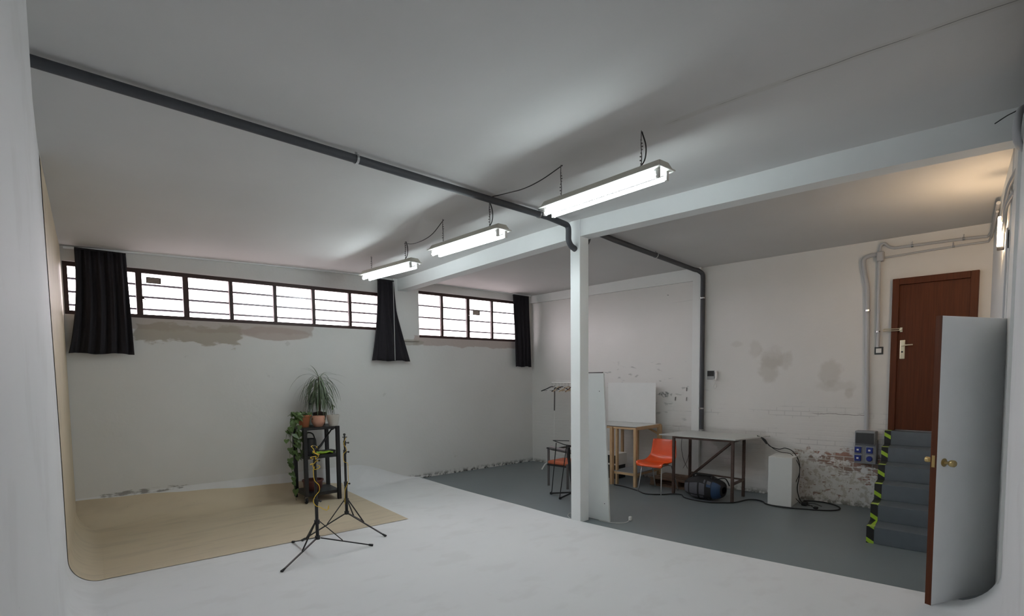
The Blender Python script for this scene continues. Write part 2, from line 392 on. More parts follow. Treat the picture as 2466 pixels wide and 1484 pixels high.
def part(name, mb, ms, parent=None, smooth=False, bevel=0, world=True, solid=0, label=None, subsurf=0):
    me = bpy.data.meshes.new(name)
    vs = mb.v
    if parent is not None and world:
        inv = root_matrix(parent).inverted(); vs = [inv @ v for v in vs]
    me.from_pydata([tuple(v) for v in vs], [], mb.f)
    if not isinstance(ms, (list, tuple)): ms = [ms]
    for m in ms: me.materials.append(m)
    me.polygons.foreach_set('material_index', mb.mi)
    if smooth:
        me.polygons.foreach_set('use_smooth', [True] * len(me.polygons))
        try: me.set_sharp_from_angle(angle=math.radians(40))
        except Exception: pass
    me.update()
    o = bpy.data.objects.new(name, me); COL.objects.link(o)
    if parent is not None: o.parent = parent
    if solid:
        md = o.modifiers.new('thickness', 'SOLIDIFY'); md.thickness = solid; md.offset = 0
    if subsurf:
        md = o.modifiers.new('smooth', 'SUBSURF'); md.levels = subsurf; md.render_levels = subsurf
    if bevel:
        md = o.modifiers.new('bevel', 'BEVEL'); md.width = bevel; md.segments = 2; md.limit_method = 'ANGLE'; md.angle_limit = math.radians(35)
    if label: o['label'] = label
    return o
def struct(name, mb, ms, parent=None, **k):
    o = part(name, mb, ms, parent, **k)
    if parent is None: o['kind'] = 'structure'
    return o
def thing(name, label, cat, loc=(0, 0, 0), rotz=0, group=None):
    o = bpy.data.objects.new(name, None); COL.objects.link(o); o.empty_display_size = .05
    o.location = loc; o.rotation_euler = (0, 0, rotz); o['label'] = label; o['category'] = cat
    if group: o['group'] = group
    return o
def tag(o, label, cat, group=None):
    o['label'] = label; o['category'] = cat
    if group: o['group'] = group
    return o
def kids(o): return [c for c in bpy.data.objects if c.parent == o]
def dup(root, loc, rotz, label, group=None):
    def cp(o, par):
        c = o.copy(); COL.objects.link(c); c.parent = par
        for k in kids_map[o.name]: cp(k, c)
        return c
    kids_map = {}
    def walk(o):
        kids_map[o.name] = kids(o)
        for k in kids_map[o.name]: walk(k)
    walk(root)
    r = cp(root, None); r.location = loc; r.rotation_euler = (0, 0, rotz); r['label'] = label
    if group: r['group'] = group
    return r
def spline(pts, k=6):
    """Catmull-Rom through the points"""
    P = [Vector(p) for p in pts]; P = [P[0] * 2 - P[1]] + P + [P[-1] * 2 - P[-2]]; out = []
    for i in range(1, len(P) - 2):
        for j in range(k):
            t = j / k; a, b, c, d = P[i-1], P[i], P[i+1], P[i+2]
            out.append(.5 * ((2*b) + (c-a)*t + (2*a-5*b+4*c-d)*t*t + (3*b-a-3*c+d)*t**3))
    out.append(P[-2]); return out
def lerp(tab, x):
    if x <= tab[0][0]: return tab[0][1] + (x - tab[0][0]) * (tab[1][1] - tab[0][1]) / (tab[1][0] - tab[0][0])
    for (a, b), (c, d) in zip(tab, tab[1:]):
        if x <= c: return b + (d - b) * (x - a) / (c - a)
    (a, b), (c, d) = tab[-2:]; return d + (x - c) * (d - b) / (c - a)
def smooth_tab(tab, step=.15):
    pts = spline([(a, b, 0) for a, b in tab], 8); return [(p.x, p.y) for p in pts]

# ------------------------------------------------------------------ room outline
RX = 8.34                                       # brick wall, x = const
def YW(X): return 7.74 + (RX - X) * .065        # window wall
LW = smooth_tab([(-1.2, -1.05), (-.4, -.85), (.6, -.40), (1.5, -.03), (2.4, .13), (3.3, .265), (4.2, .337), (5.5, .462), (6.6, .606), (8.2, .815), (8.6, .87)])
def XL(Y): return lerp(LW, Y)                   # curved left wall
NW = smooth_tab([(-1.4, -.9), (0, -.75), (.8, -.45), (1.8, -.02), (3.0, .07), (4.2, .155), (5.3, .222)])
def YN(X): return lerp(NW, X)                   # cyclorama wall on the right
def YF(X): return lerp([(5.0, .21), (6.0, .285), (8.34, .54), (8.8, .58)], X)   # plain wall beyond it
EDGE = smooth_tab([(-1.2, 5.5), (.15, 5.40), (1.4, 5.31), (2.8, 5.21), (4.2, 5.19), (5.2, 5.28), (6.6, 5.40), (8.2, 5.60)])
def EX(Y): return lerp(EDGE, Y)                 # edge of the white floor
def sm(a, b, x): t = max(0, min(1, (x - a) / (b - a))); return t * t * (3 - 2 * t)
def HC(X, Y):
    c = max(0, min(1, (X - 5.2) / 3.14)); z = 3.635 - .15 * c
    k = sm(4.0, 8.3, Y); z -= (.185 * (1 - .75 * c) + .10 * max(0, 1 - X / 4.2)) * k
    if Y < 1.5 and X < 6: z -= .02 * (1.5 - Y)
    return z
T = .02   # height of the white floor above the grey one

# ceiling
mb = MB(); mb.grid(lambda u, v: (-1.6 + u * 10.2, -1.6 + v * 10.1, HC(-1.6 + u * 10.2, -1.6 + v * 10.1)), 60, 60)
struct('ceiling', mb, M['ceil'], smooth=True)
# grey floor
mb = MB(); mb.box((-1.6, -1.6, -.12), (8.7, 8.7, 0)); struct('floor', mb, M['floor'])
# brick wall
mb = MB(); mb.box((RX, -.2, -.1), (RX + .2, 8.2, 3.75)); struct('wall_right', mb, M['right'])
# plain wall beside the stairs
mb = MB(); mb.grid(lambda u, v: (5.2 + u * 3.3, YF(5.2 + u * 3.3), -.1 + v * 3.85), 12, 1); struct('wall_front', mb, M['trim'], solid=.02)
# window wall with two openings
def bw(X, d, z): return Vector((X, YW(X) - d, z))
mb = MB()
def wb(x0, x1, z0, z1, d0=-.30, d1=0.): mb.box((x0, d0, z0), (x1, d1, z1), 0, bw)
w1 = (.835, 4.96, 2.58, 3.20); w2 = (5.61, 8.12, 2.49, 3.31)
wb(-.2, 8.6, -.1, 2.49)
wb(-.2, w1[0], 2.49, 3.75); wb(w1[0], w1[1], 2.49, w1[2]); wb(w1[0], w1[1], w1[3], 3.75)
wb(w1[1], w2[0], 2.49, 3.75); wb(w2[0], w2[1], w2[3], 3.75); wb(w2[1], 8.6, 2.49, 3.75)
wb(5.12, w2[0], 2.42, 3.60, 0, .03)
struct('wall_back', mb, M['back'])

# white cyclorama: floor slab, coved left wall, coves
mb = MB()
R1 = .24
def cove_l(u, v):
    Y = -1.2 + v * 9.5; X = XL(Y)
    if u < .4: return (X, Y, 3.72 - (3.72 - T - R1) * u / .4)
    if u < .9: a = (u - .4) / .5 * PI / 2; return (X + R1 * (1 - math.cos(a)), Y, T + R1 * (1 - math.sin(a)))
    return (X + R1 + (u - .9) * 2, Y, T - .002 * (u - .9) * 10)
mb.grid(cove_l, 20, 90)
R2 = .36
def cove_b(u, v):
    X = .4 + v * 5.35; Y = YW(X) - .003; r = R2 * (1 - .97 * sm(4.3, 5.6, X))
    a = u * PI / 2; return (X, Y - r * (1 - math.cos(a)), T + r * (1 - math.sin(a)))
mb.grid(cove_b, 14, 60)
def cove_r(u, v, off=0.0):
    X = -1.3 + v * 6.6; Y = YN(X); r = .34
    if u < .4: return (X, Y - off, 3.36 - (3.36 - T - r) * u / .4)
    a = (u - .4) / .6 * PI / 2; return (X, Y + (r + off) * (1 - math.cos(a)) - off, T + r - (r + off) * math.sin(a))
mb.grid(cove_r, 20, 60)
mb.grid(lambda u, v: cove_r(u, v, .03), 20, 60)
mb.grid(lambda u, v: tuple(Vector(cove_r(u, 1, 0)).lerp(Vector(cove_r(u, 1, .03)), v)), 20, 1)
def slab(u, v):
    Y = -1.2 + v * 9.42
    return (-1.2 + u * (EX(Y) + 1.2), Y, T)
mb.grid(slab, 1, 60)
mb.grid(lambda u, v: (EX(-1.2 + v * 9.42), -1.2 + v * 9.42, T - (T + .03) * u), 1, 60)
# the rounded corner behind the camera
mb.box((-1.6, -1.6, -.1), (-1.2, 8.6, 3.75)); mb.box((-1.6, -1.6, -.1), (5.4, -1.1, 3.75))
struct('cyclorama', mb, M['cyc'], smooth=True)
mb = MB(); mb.box((5.3, -1.4, -.1), (5.5, .19, 3.75)); mb.box((-1.3, -1.4, 3.36), (5.5, -.9, 3.75)); struct('wall_left', mb, M['trim'])

# beige sheet on the floor, up the left wall and into the cove
mb = MB(); e = .005
def sh_wall(u, v):
    # u from the ceiling to the floor, v along y
    y0 = lerp([(0, 5.55), (.35, 5.92), (1, 5.92)], u); Y = y0 + v * (YW(.8) - .01 - y0); X = XL(Y) + e
    if u < .5: zt = HC(X, Y) - .012; return (X, Y, zt - (zt - T - R1) * u / .5)
    a = (u - .5) / .5 * PI / 2; return (X + (R1 - e) * (1 - math.cos(a)), Y, T + R1 - (R1 - e) * math.sin(a))
mb.grid(sh_wall, 24, 24)
def sh_floor(u, v):
    yf = 5.93 - .27 * u; x1 = 3.80 + .29 * v
    yb = YW(.8 + 3.3 * u) - R2; Y = yf + (yb - yf) * v; x0 = XL(Y) + R1
    return (x0 + (x1 - x0) * u, Y, T + e)
mb.grid(sh_floor, 12, 24)
def sh_cove(u, v):
    X = .80 + u * 3.29; Y = YW(X) - .003; top = 1.50 - .32 * sm(.9, 3.4, X) - .35 * sm(3.4, 4.1, X) + .012 * math.sin(X * 9)
    a = PI / 2 - v * top; r = R2; return (X, Y - r + (r - e) * math.cos(a), T + r - (r - e) * math.sin(a))
mb.grid(sh_cove, 40, 10)
tag(part('backdrop_sheet', mb, M['sheet'], smooth=True), 'large beige sheet laid over the white floor and running up the curved left wall', 'backdrop')

# beam, pillar, wall ledges
BT = [(-.2, 3.37), (.3, 3.395), (1.3, 3.421), (2.5, 3.435), (4.0, 3.442), (5.5, 3.375), (7.88, 3.258), (8.3, 3.24)]
def bxm(Y): return 5.19 if Y < 4.2 else 5.19 + .0 * (Y - 4.2)
mb = MB()
def beam_fn(s_, z_):
    return lambda u, v: None
NB = 40
vs = []; fs = []
for i in range(NB + 1):
    Y = -.1 + i / NB * 8.15; zb = lerp(BT, Y); zt = 3.75
    for X in (5.2, 5.39):
        vs += [(X, Y, zb), (X, Y, zt)]
for i in range(NB):
    a = i * 4; b = a + 4
    fs += [(a, a+1, b+1, b), (a+2, b+2, b+3, a+3), (a, b, b+2, a+2), (a+1, a+3, b+3, b+1)]
fs += [(0, 2, 3, 1), (NB*4, NB*4+1, NB*4+3, NB*4+2)]
mb.add(vs, fs)
struct('trim_1', mb, M['beam'])
mb = MB(); mb.box((5.19, 4.03, 0), (5.36, 4.175, 3.75)); tag(struct('pillar', mb, M['col'], bevel=.006), 'square white pillar holding up the ceiling beam at the edge of the white floor', 'pillar')
mb = MB(); mb.box((RX - .05, 4.16, 3.29), (RX, 7.80, 3.75)); mb.box((RX - .05, 4.03, 0.0), (RX, 4.16, 3.75)); struct('trim_2', mb, M['trim'])
# jamb beside the open door
mb = MB(); mb.box((5.96, .15, 0), (6.06, .300, 3.7)); struct('trim_3', mb, M['trim'])
# ledge under the ceiling above the windows (curtain rail)
mb = MB()
for x0, x1 in ((.85, 4.95), (5.62, 8.28)):
    n = 10
    for i in range(n):
        a = x0 + (x1 - x0) * i / n; b_ = x0 + (x1 - x0) * (i + 1) / n
        za = lerp([(.9, 3.345), (1.46, 3.375), (3, 3.424), (4.57, 3.452), (5.9, 3.46), (8.3, 3.437)], a); zb = lerp([(.9, 3.345), (1.46, 3.375), (3, 3.424), (4.57, 3.452), (5.9, 3.46), (8.3, 3.437)], b_)
        mb.bar(bw(a, .03, za), bw(b_, .03, zb), .035, .022)
struct('trim_4', mb, M['col'])

# ------------------------------------------------------------------ windows
def window(name, box, mull, thick, top_extra=0):
    x0, x1, z0, z1 = box
    mb = MB(); fr = .050
    B = lambda a, b, c, d_, t0=.045, t1=.0: mb.box((a, -t0, c), (b, t1 + .0, d_), 0, lambda X, d, z: bw(X, d - .0, z))
    def rail(a, b, c, d_): mb.box((a, -.09, c), (b, -.045, d_), 0, bw)
    rail(x0, x1, z0, z0 + fr); rail(x0, x1, z1 - fr, z1)
    rail(x0, x0 + fr, z0 + fr, z1 - fr); rail(x1 - fr, x1, z0 + fr, z1 - fr)
    for mx_ in mull:
        t = .066 if mx_ in thick else .048
        rail(mx_ - t / 2, mx_ + t / 2, z0 + fr, z1 - fr)
    o = struct(name, mb, M['wframe'], bevel=.003)
    xs = [x0 + fr] + list(mull) + [x1 - fr]
    for a, b in zip(xs, xs[1:]):
        g = MB(); g.box((a + .004, -.070, z0 + .02), (b - .004, -.066, z1 - .02), 0, bw); part('window_pane', g, M['glass'], o)
    return o
def bars(box, parent):
    x0, x1, z0, z1 = box
    for f in (.28, .535, .79):
        g = MB(); z = z1 - (z1 - z0) * f
        g.tube([bw(x0 - .03, -.20, z), bw((x0 + x1) / 2, -.20, z), bw(x1 + .03, -.20, z)], .0135, 8); part('security_bar', g, M['barg'], parent, smooth=True)
M['barg'] = mat('grey_iron_bar', (.07, .065, .085), .6)
def louvre(x0, x1, z0, z1, parent):
    g = MB(); 
    g.box((x0, -.066, z0), (x1, -.045, z0 + .008), 0, bw); g.box((x0, -.066, z1 - .008), (x1, -.045, z1), 0, bw)
    g.box((x0, -.066, z0), (x0 + .008, -.045, z1), 0, bw); g.box((x1 - .008, -.066, z0), (x1, -.045, z1), 0, bw)
    g2 = MB(); g2.box((x0 + .004, -.064, z0 + .004), (x1 - .004, -.060, z1 - .004), 0, bw); part('vent_plate', g2, M['wplate'], parent)
    n = 4
    for i in range(n):
        z = z0 + (z1 - z0) * (i + .5) / n; g.box((x0, -.064, z - .004), (x1, -.050, z + .004), 0, bw)
    part('vent_louvre', g, M['louv'], parent)
M['wplate'] = mat('vent_plate', (.80, .68, .58), .5)
M['louv'] = mat('louvre_metal', (.085, .055, .045), .5)
o = window('window_1', w1, [1.58, 2.095, 2.644, 3.232, 3.80, 4.39], (1.58, 2.095)); bars(w1, o); louvre(1.66, 1.82, 3.03, 3.105, o)
g = MB(); g.box((1.60, -.045, 2.82), (1.625, -.025, 2.85), 0, bw); g.tube([bw(1.61, -.03, 2.835), bw(1.64, -.01, 2.81)], .006, 6); part('window_handle', g, M['wframe'], o)
o = window('window_2', w2, [6.155, 6.746, 7.33], (6.746,)); bars(w2, o); louvre(6.86, 7.02, 2.97, 3.07, o)
g = MB(); g.ball(bw(6.746, -.03, 2.95), .012, 8); part('window_handle', g, M['chrome'], o)
# sill / threshold ledge of bare plaster under window 1 is part of the wall paint

# ------------------------------------------------------------------ curtains
def curtain(name, label, top, bot, zt, zb, n, d=.09, edge_l=None, edge_r=None, amp=.028, ph=0):
    k = 1 - d / 8.0
    def fn(u, v):
        el = top[0] + (bot[0] - top[0]) * (edge_l(v) if edge_l else v); er = top[1] + (bot[1] - top[1]) * (edge_r(v) if edge_r else v)
        X = (el + (er - el) * u) * k
        a = amp * (.5 + .5 * min(1, v * 3)); dd = d + a * math.sin(2 * PI * n * u + ph + .6 * math.sin(v * 3 + u * 5)) + .010 * math.sin(2 * PI * n * 2.3 * u + 1)
        Yb = YW(X / k); z = zt + (zb - zt) * v
        return (X, Yb - dd, 1.8 + (z + .008 * math.sin(u * 11) * v - 1.8) * k)
    t = thing(name, label, 'curtain', (top[0] * k, YW(top[0]) - d, zb))
    mb = MB(); mb.grid(fn, n * 12, 24); part('curtain_fabric', mb, M['dark'], t, smooth=True, solid=.004)
    mb = MB(); a = Vector(fn(0, .0)); b = Vector(fn(1, .0)); a.y = b.y = (a.y + b.y) / 2
    mb.bar((a.x, a.y, a.z), (b.x, b.y, b.z), .03, .018); part('curtain_heading', mb, M['dark'], t)
    return t
curtain('curtain', 'wide dark charcoal curtain at the far left end of the long window', (.955, 1.455), (.845, 1.485), 3.355, 2.12, 5, edge_l=lambda v: v ** 2.5)
t = curtain('curtain', 'charcoal curtain flaring out to the right, hanging between the two windows', (4.846, 5.152), (4.71, 5.42), 3.415, 2.075, 4,
        edge_l=lambda v: .25 * v + .75 * v * v, edge_r=lambda v: (.12 * v / .35 if v < .35 else .12 + .88 * ((v - .35) / .65) ** 1.15))
mb = MB(); mb.tube([bw(5.06, .13, 3.38), bw(5.06, .135, 2.6), bw(5.06, .135, 2.08)], .004, 6); part('curtain_cord', mb, M['wire'], t, label='thin white pull cord')
curtain('curtain', 'narrow charcoal curtain hanging in the corner, right of the shorter window', (7.815, 8.26), (7.875, 8.30), 3.425, 1.985, 4, amp=.02)

# ------------------------------------------------------------------ pipes
def pipe_thing(name, label, pts, r, m, clips=(), cat='pipe', elb=None):
    t = thing(name, label, cat, pts[0])
    mb = MB(); mb.tube(pts, r, 14); part('pipe_run', mb, m, t, smooth=True)
    for c, d in clips:
        g = MB(); c = Vector(c); d = Vector(d).normalized(); g.tube([c - d * .011, c + d * .011], r * 1.22, 14)
        up = Vector((0, 0, 1)) if abs(d.z) < .5 else Vector((1, 0, 0))
        g.bar(c, c + up * (r + .035), .006, .02); part('pipe_clip', g, M['chrome'], t)
    return t
PY = 4.10
def pz(X, Y=PY): return HC(X, Y) - .055
pts = [(XL(4.1) - .02, PY, pz(.3))] + [(x, PY, pz(x)) for x in (1, 2, 3, 4, 4.7)] + spline([(4.98, PY, 3.56), (5.04, PY, 3.55), (5.065, PY, 3.51), (5.065, PY, 3.42), (5.07, PY, 3.38), (5.11, PY, 3.33), (5.19, PY, 3.30)], 3)
pipe_thing('drain_pipe', 'long dark grey pipe running under the ceiling from the left wall to the pillar', pts, .034, M['pipe'], [((2.33, PY, pz(2.33)), (1, 0, 0)), ((4.55, PY, pz(4.55)), (1, 0, 0))])
pts = spline([(5.34, PY, 3.35), (5.42, PY, 3.42), (5.5, PY, 3.555), (5.6, PY, 3.57)], 4) + [(x, PY - .03 * (x - 5.6) / 2.6, pz(x)) for x in (6, 6.6, 7.2, 7.8, 8.15)] + spline([(8.22, 4.04, 3.43), (8.285, 4.0, 3.38), (8.29, 3.99, 3.30)], 4) + [(8.29, 3.99, 2), (8.29, 3.985, .86)]
pipe_thing('drain_pipe', 'dark grey pipe crossing the far ceiling and dropping down the white brick wall', pts, .034, M['pipe'], [((7.0, 4.08, pz(7.0)), (1, 0, 0)), ((8.29, 3.99, 3.0), (0, 0, 1)), ((8.29, 3.99, 1.25), (0, 0, 1)), ((8.29, 3.985, .90), (0, 0, 1))])
# pale conduits by the brown door
X0 = RX - .035
pipe_thing('conduit_pipe', 'pale grey conduit dropping from the bend to the grey power socket box', spline([(X0, 1.66, 3.30), (X0, 1.74, 3.30), (X0, 1.81, 3.26), (X0, 1.80, 3.12), (X0, 1.76, 2.9)], 4) + [(X0, 1.745, 2.4), (X0, 1.735, 1.8), (X0, 1.72, 1.05)], .026, M['conduit'], [((X0, 1.75, 2.60), (0, 0, 1))])
pipe_thing('conduit_pipe', 'pale grey conduit running down to the light switch', [(X0, 1.64, 3.22), (X0, 1.635, 2.8), (X0, 1.625, 2.12)], .019, M['conduit'], [((X0, 1.628, 2.32), (0, 0, 1))])
pipe_thing('conduit_pipe', 'upper pale conduit running above the brown door', spline([(X0, 1.63, 3.30), (X0, 1.63, 3.40), (X0, 1.59, 3.43), (X0, 1.54, 3.38), (X0, 1.48, 3.355)], 4) + [(X0, 1.1, 3.35), (X0, .8, 3.345), (X0, .60, 3.335)] + spline([(8.25, .565, 3.36), (8.0, .53, 3.40), (7.6, .49, 3.42), (7.25, .455, 3.45)], 3), .017, M['conduit'], [((X0, 1.3, 3.35), (0, 1, 0)), ((X0, .81, 3.345), (0, 1, 0))])
pipe_thing('conduit_pipe', 'lower pale conduit running above the brown door', [(X0, 1.58, 3.25), (X0, 1.1, 3.268), (X0, .8, 3.275), (X0, .59, 3.275), (8.20, .56, 3.30), (7.9, .52, 3.36), (7.4, .47, 3.40)], .012, M['conduit'], [((X0, .9, 3.273), (0, 1, 0))])
t = thing('junction_box', 'grey junction box joining the conduits left of the brown door', 'junction box', (RX - .04, 1.63, 3.2))
mb = MB(); mb.box((RX - .075, 1.59, 3.21), (RX, 1.665, 3.33)); part('box_body', mb, M['conduit'], t, bevel=.008)
mb = MB(); mb.box((RX - .082, 1.60, 3.22), (RX - .074, 1.655, 3.32)); part('box_lid', mb, M['conduit'], t, bevel=.003)
# pipes crossing at the top of the near wall
mb = MB()
pipe_thing('conduit_pipe', 'thick pale pipe looping out near the ceiling at the right edge', spline([(5.2, .16, 3.60), (5.0, .22, 3.52), (4.95, .235, 3.43), (5.02, .235, 3.33), (5.3, .20, 3.32)], 5), .022, M['conduit'])
pipe_thing('conduit_pipe', 'pale pipes bent over the wall edge above the warm lamp', spline([(5.6, .25, 3.30), (5.9, .31, 3.26), (6.2, .345, 3.18), (6.5, .37, 3.12)], 5), .018, M['conduit'])
pipe_thing('conduit_pipe', 'short lower pale pipe bent over the wall edge above the warm lamp', spline([(5.65, .25, 3.18), (6.0, .325, 3.14), (6.3, .35, 3.06), (6.5, .365, 3.02)], 5), .015, M['conduit'])
pipe_thing('conduit_pipe', 'blue grey conduit dropping below the warm lamp', [(6.25, YF(6.25) + .012, 3.0), (6.25, YF(6.25) + .012, 1.2)], .011, M['conduit'])
t = tag(part('loose_wire', MB().tube(spline([(5.0, .20, 3.54), (5.05, .25, 3.535), (5.1, .30, 3.535), (5.12, .36, 3.51)], 5), .004, 6), M['black']), 'short black wire end sticking out near the ceiling at the right edge', 'wire')
tag(part('loose_wire', MB().tube(spline([(5.97, .303, 2.93), (5.95, .304, 2.88), (5.93, .302, 2.78)], 5), .004, 6), M['black']), 'tiny black wire poking from the wall strip beside the warm lamp', 'wire')

# ------------------------------------------------------------------ fluorescent fixtures
def fixture(label, group):
    t = thing('fluorescent_lamp', label, 'ceiling lamp', (0, 0, 0), 0, group)
    L = 1.26
    def prism(w0, w1, z0, z1, l0, l1, mb):
        vs = [(-w0, -l0, z0), (w0, -l0, z0), (w0, l0, z0), (-w0, l0, z0), (-w1, -l1, z1), (w1, -l1, z1), (w1, l1, z1), (-w1, l1, z1)]
        mb.add(vs, [(0,3,2,1),(4,5,6,7),(0,1,5,4),(1,2,6,5),(2,3,7,6),(3,0,4,7)])
    mb = MB(); prism(.085, .055, .012, .062, L / 2 - .01, L / 2 - .03, mb); part('housing', mb, M['housing'], t, world=False, bevel=.006)
    mb = MB(); prism(.10, .098, .0, .012, L / 2, L / 2, mb); part('reflector_tray', mb, M['reflector'], t, world=False, bevel=.003)
    for s_ in (-1, 1):
        mb = MB(); mb.tube([(s_ * .052, -L / 2 + .05, -.045), (s_ * .052, L / 2 - .05, -.045)], .0165, 14); tb = part('lamp_tube', mb, M['tube'], t, smooth=True, world=False)
        for e_ in (-1, 1):
            mb = MB(); mb.box((s_ * .052 - .016, e_ * (L / 2 - .045) - .012, -.066), (s_ * .052 + .016, e_ * (L / 2 - .045) + .012, .0)); mb.box((s_ * .052 - .012, e_ * (L / 2 - .06) - .014, -.02), (s_ * .052 + .012, e_ * (L / 2 - .06) + .014, .0))
            part('lamp_holder', mb, M['wplast'], t, world=False, bevel=.004)
    for e_, yy in ((-1, -.40), (1, .44)):
        mb = MB(); mb.tube([(0, yy, .06), (.006, yy, .15), (-.004, yy, .24), (0, yy, .34)], .0035, 6)
        for i in range(9):
            a = i * .9; mb.ball((0.007 * math.cos(a), yy + .007 * math.sin(a), .075 + i * .025), .006, 6)
        part('hanging_chain', mb, M['gtube'], t, world=False)
    mb = MB(); mb.tube(spline([(.0, -.36, .062), (.012, -.42, .12), (.016, -.43, .22), (0, -.405, .33)], 5), .005, 6); part('feed_wire', mb, M['black'], t, world=False)
    return t
G_ = 'twin-tube fluorescent lamps hanging in a row'
f0 = fixture('hanging twin-tube fluorescent lamp nearest the viewer, largest of the three', G_)
f0.location = (3.665, 2.64, 3.27); f0.rotation_euler = (0, 0, math.radians(-5))
dup(f0, (3.92, 4.60, 3.27), math.radians(-3), 'hanging twin-tube fluorescent lamp in the middle of the row of three', G_)
dup(f0, (4.09, 6.42, 3.25), math.radians(0), 'hanging twin-tube fluorescent lamp nearest the windows, smallest of the three', G_)
def hcp(x, y, d=.01): return (x, y, HC(x, y) - d)
tag(part('lamp_cable', MB().tube(spline([hcp(3.75, 3.1), (3.76, 3.35, 3.57), (3.79, 3.6, 3.56), (3.82, 3.85, 3.585), hcp(3.86, 4.15)], 6), .0045, 6), M['black']), 'thin black cable sagging along the ceiling between the nearest and middle lamps', 'cable')
tag(part('lamp_cable', MB().tube(spline([hcp(3.95, 5.03), (3.96, 5.3, 3.47), (3.98, 5.65, 3.445), hcp(4.05, 5.98, .04)], 6), .0045, 6), M['black']), 'thin black cable sagging between the middle and farthest lamps', 'cable')
# warm tube lamp on the near wall
t = thing('wall_lamp', 'small upright warm tube lamp on the wall near the right edge', 'lamp', (6.62, .38, 2.88))
mb = MB(); mb.box((6.58, YF(6.6) - .005, 2.90), (6.66, YF(6.6) + .02, 3.20)); part('lamp_back', mb, M['wplast'], t, bevel=.003)
mb = MB(); mb.tube([(6.62, YF(6.6) + .045, 2.92), (6.62, YF(6.6) + .045, 3.18)], .018, 12); part('lamp_tube', mb, M['warm'], t, smooth=True)
mb = MB(); mb.box((6.60, YF(6.6), 2.885), (6.64, YF(6.6) + .06, 2.905)); part('lamp_socket', mb, M['gtube'], t)

# ------------------------------------------------------------------ brown door, stairs, tape
o = struct('door_1', MB().box((RX - .03, .70, 1.07), (RX - .005, 1.42, 2.885)), M['brown'], bevel=.004)
mb = MB(); mb.box((RX - .06, 1.415, 1.06), (RX, 1.485, 2.965)); mb.box((RX - .06, .655, 1.06), (RX, .73, 2.965)); mb.box((RX - .06, .73, 2.885), (RX, 1.415, 2.965)); part('door_frame', mb, M['brown'], o, bevel=.005)
mb = MB(); mb.box((RX - .045, 1.335, 1.96), (RX - .03, 1.39, 2.20)); p = part('handle_plate', mb, M['gold'], o, bevel=.008)
mb = MB(); mb.tube([(RX - .045, 1.362, 2.13), (RX - .09, 1.362, 2.13), (RX - .095, 1.35, 2.131), (RX - .09, 1.25, 2.135)], .009, 8); part('door_handle', mb, M['gold'], p, smooth=True)
mb = MB(); mb.tube([(RX - .05, 1.364, 2.05), (RX - .044, 1.364, 2.05)], .011, 12); part('keyhole', mb, M['blackp'], p)
mb = MB(); mb.box((RX - .045, 1.37, 2.30), (RX - .03, 1.395, 2.355)); mb.tube([(RX - .07, 1.385, 2.340), (RX - .07, 1.56, 2.342)], .006, 8); mb.tube([(RX - .07, 1.385, 2.318), (RX - .07, 1.56, 2.320)], .006, 8); mb.tube([(RX - .07, 1.56, 2.318), (RX - .07, 1.568, 2.331), (RX - .07, 1.56, 2.342)], .006, 8); mb.tube([(RX - .03, 1.385, 2.33), (RX - .075, 1.385, 2.33)], .012, 8)
part('security_latch', mb, M['gold'], o)
def YS(X): return 1.342 + (X - 6.62) * .1
NS = 6; SX = [6.63 + .315 * k for k in range(NS)]; RZ = 1.055 / NS
t = thing('staircase', 'grey painted steps climbing to the brown door', 'stairs', (6.63, 1.0, 0))
for k in range(NS):
    x0 = SX[k]; x1 = RX - .001
    mb = MB(); mb.box((x0, 0, RZ * k), (x1, 1, RZ * (k + 1)), 0, lambda X, v, z: (X, YF(X) + .012 + (YS(X) - YF(X) - .012) * v, z)); part('stair_step', mb, M['stair'], t, bevel=.004)
tp = thing('hazard_tape', 'black and lime striped tape zigzagging up the left edge of the steps', 'tape', (6.62, 1.34, 0))
mb = MB(); mb2 = MB()
for k in range(NS):
    x0 = SX[k]; y = YS(x0)
    mb.box((x0 - .004, y - .066, RZ * k), (x0 - .001, y + .002, RZ * (k + 1)))
    x1 = SX[k + 1] if k < NS - 1 else RX - .06
    mb.box((x0 - .004, 0, RZ * (k + 1) + .001), (x1, 1, RZ * (k + 1) + .003), 0, lambda X, v, z: (X, YS(X) - .066 + .068 * v, z))
    mb2 = MB(); mb2.box((x0 - .005, y - .066, RZ * (k + 1) + .0035), (x0 + .07, y + .002, RZ * (k + 1) + .0055)); part('tape_end', mb2, M['limet'], tp, label='pale lime tape corner')
part('tape_strip', mb, M['tape'], tp)

# open white door leaf
ang = math.radians(25); hx, hy = 6.03, .255; L = .82
def leaf(s_, d, z): return Vector((5.09 + math.cos(ang) * s_ + math.sin(ang) * d, .597 - math.sin(ang) * s_ + math.cos(ang) * d, z))
o = struct('door_2', MB().box((0, 0, .022), (L, .04, 2.21), 0, leaf), M['dwhite'], bevel=.002)
mb = MB(); mb.box((-.003, .002, .020), (.0, .045, 2.212), 0, leaf); part('door_edge', mb, M['brown'], o, label='bare brown wooden door edge')
mb = MB(); mb.lathe([(.006, 0), (.030, 0), (.032, -.006), (.012, -.010), (.011, -.035), (.020, -.040), (.026, -.052), (.026, -.072), (.020, -.080), (.004, -.082)], (0, 0, 0), 20, 0, 'Y')
c = leaf(.075, 0, 1.115); rot = Matrix.Rotation(-ang, 4, 'Z')
mb.v = [Matrix.Translation(c) @ rot @ v for v in mb.v]; part('door_knob', mb, M['brass'], o, smooth=True)
mb = MB(); mb.lathe([(.006, 0), (.026, 0), (.028, .006), (.010, .010), (.009, .035), (.018, .040), (.022, .052), (.022, .066), (.004, .072)], (0, 0, 0), 20, 0, 'Y')
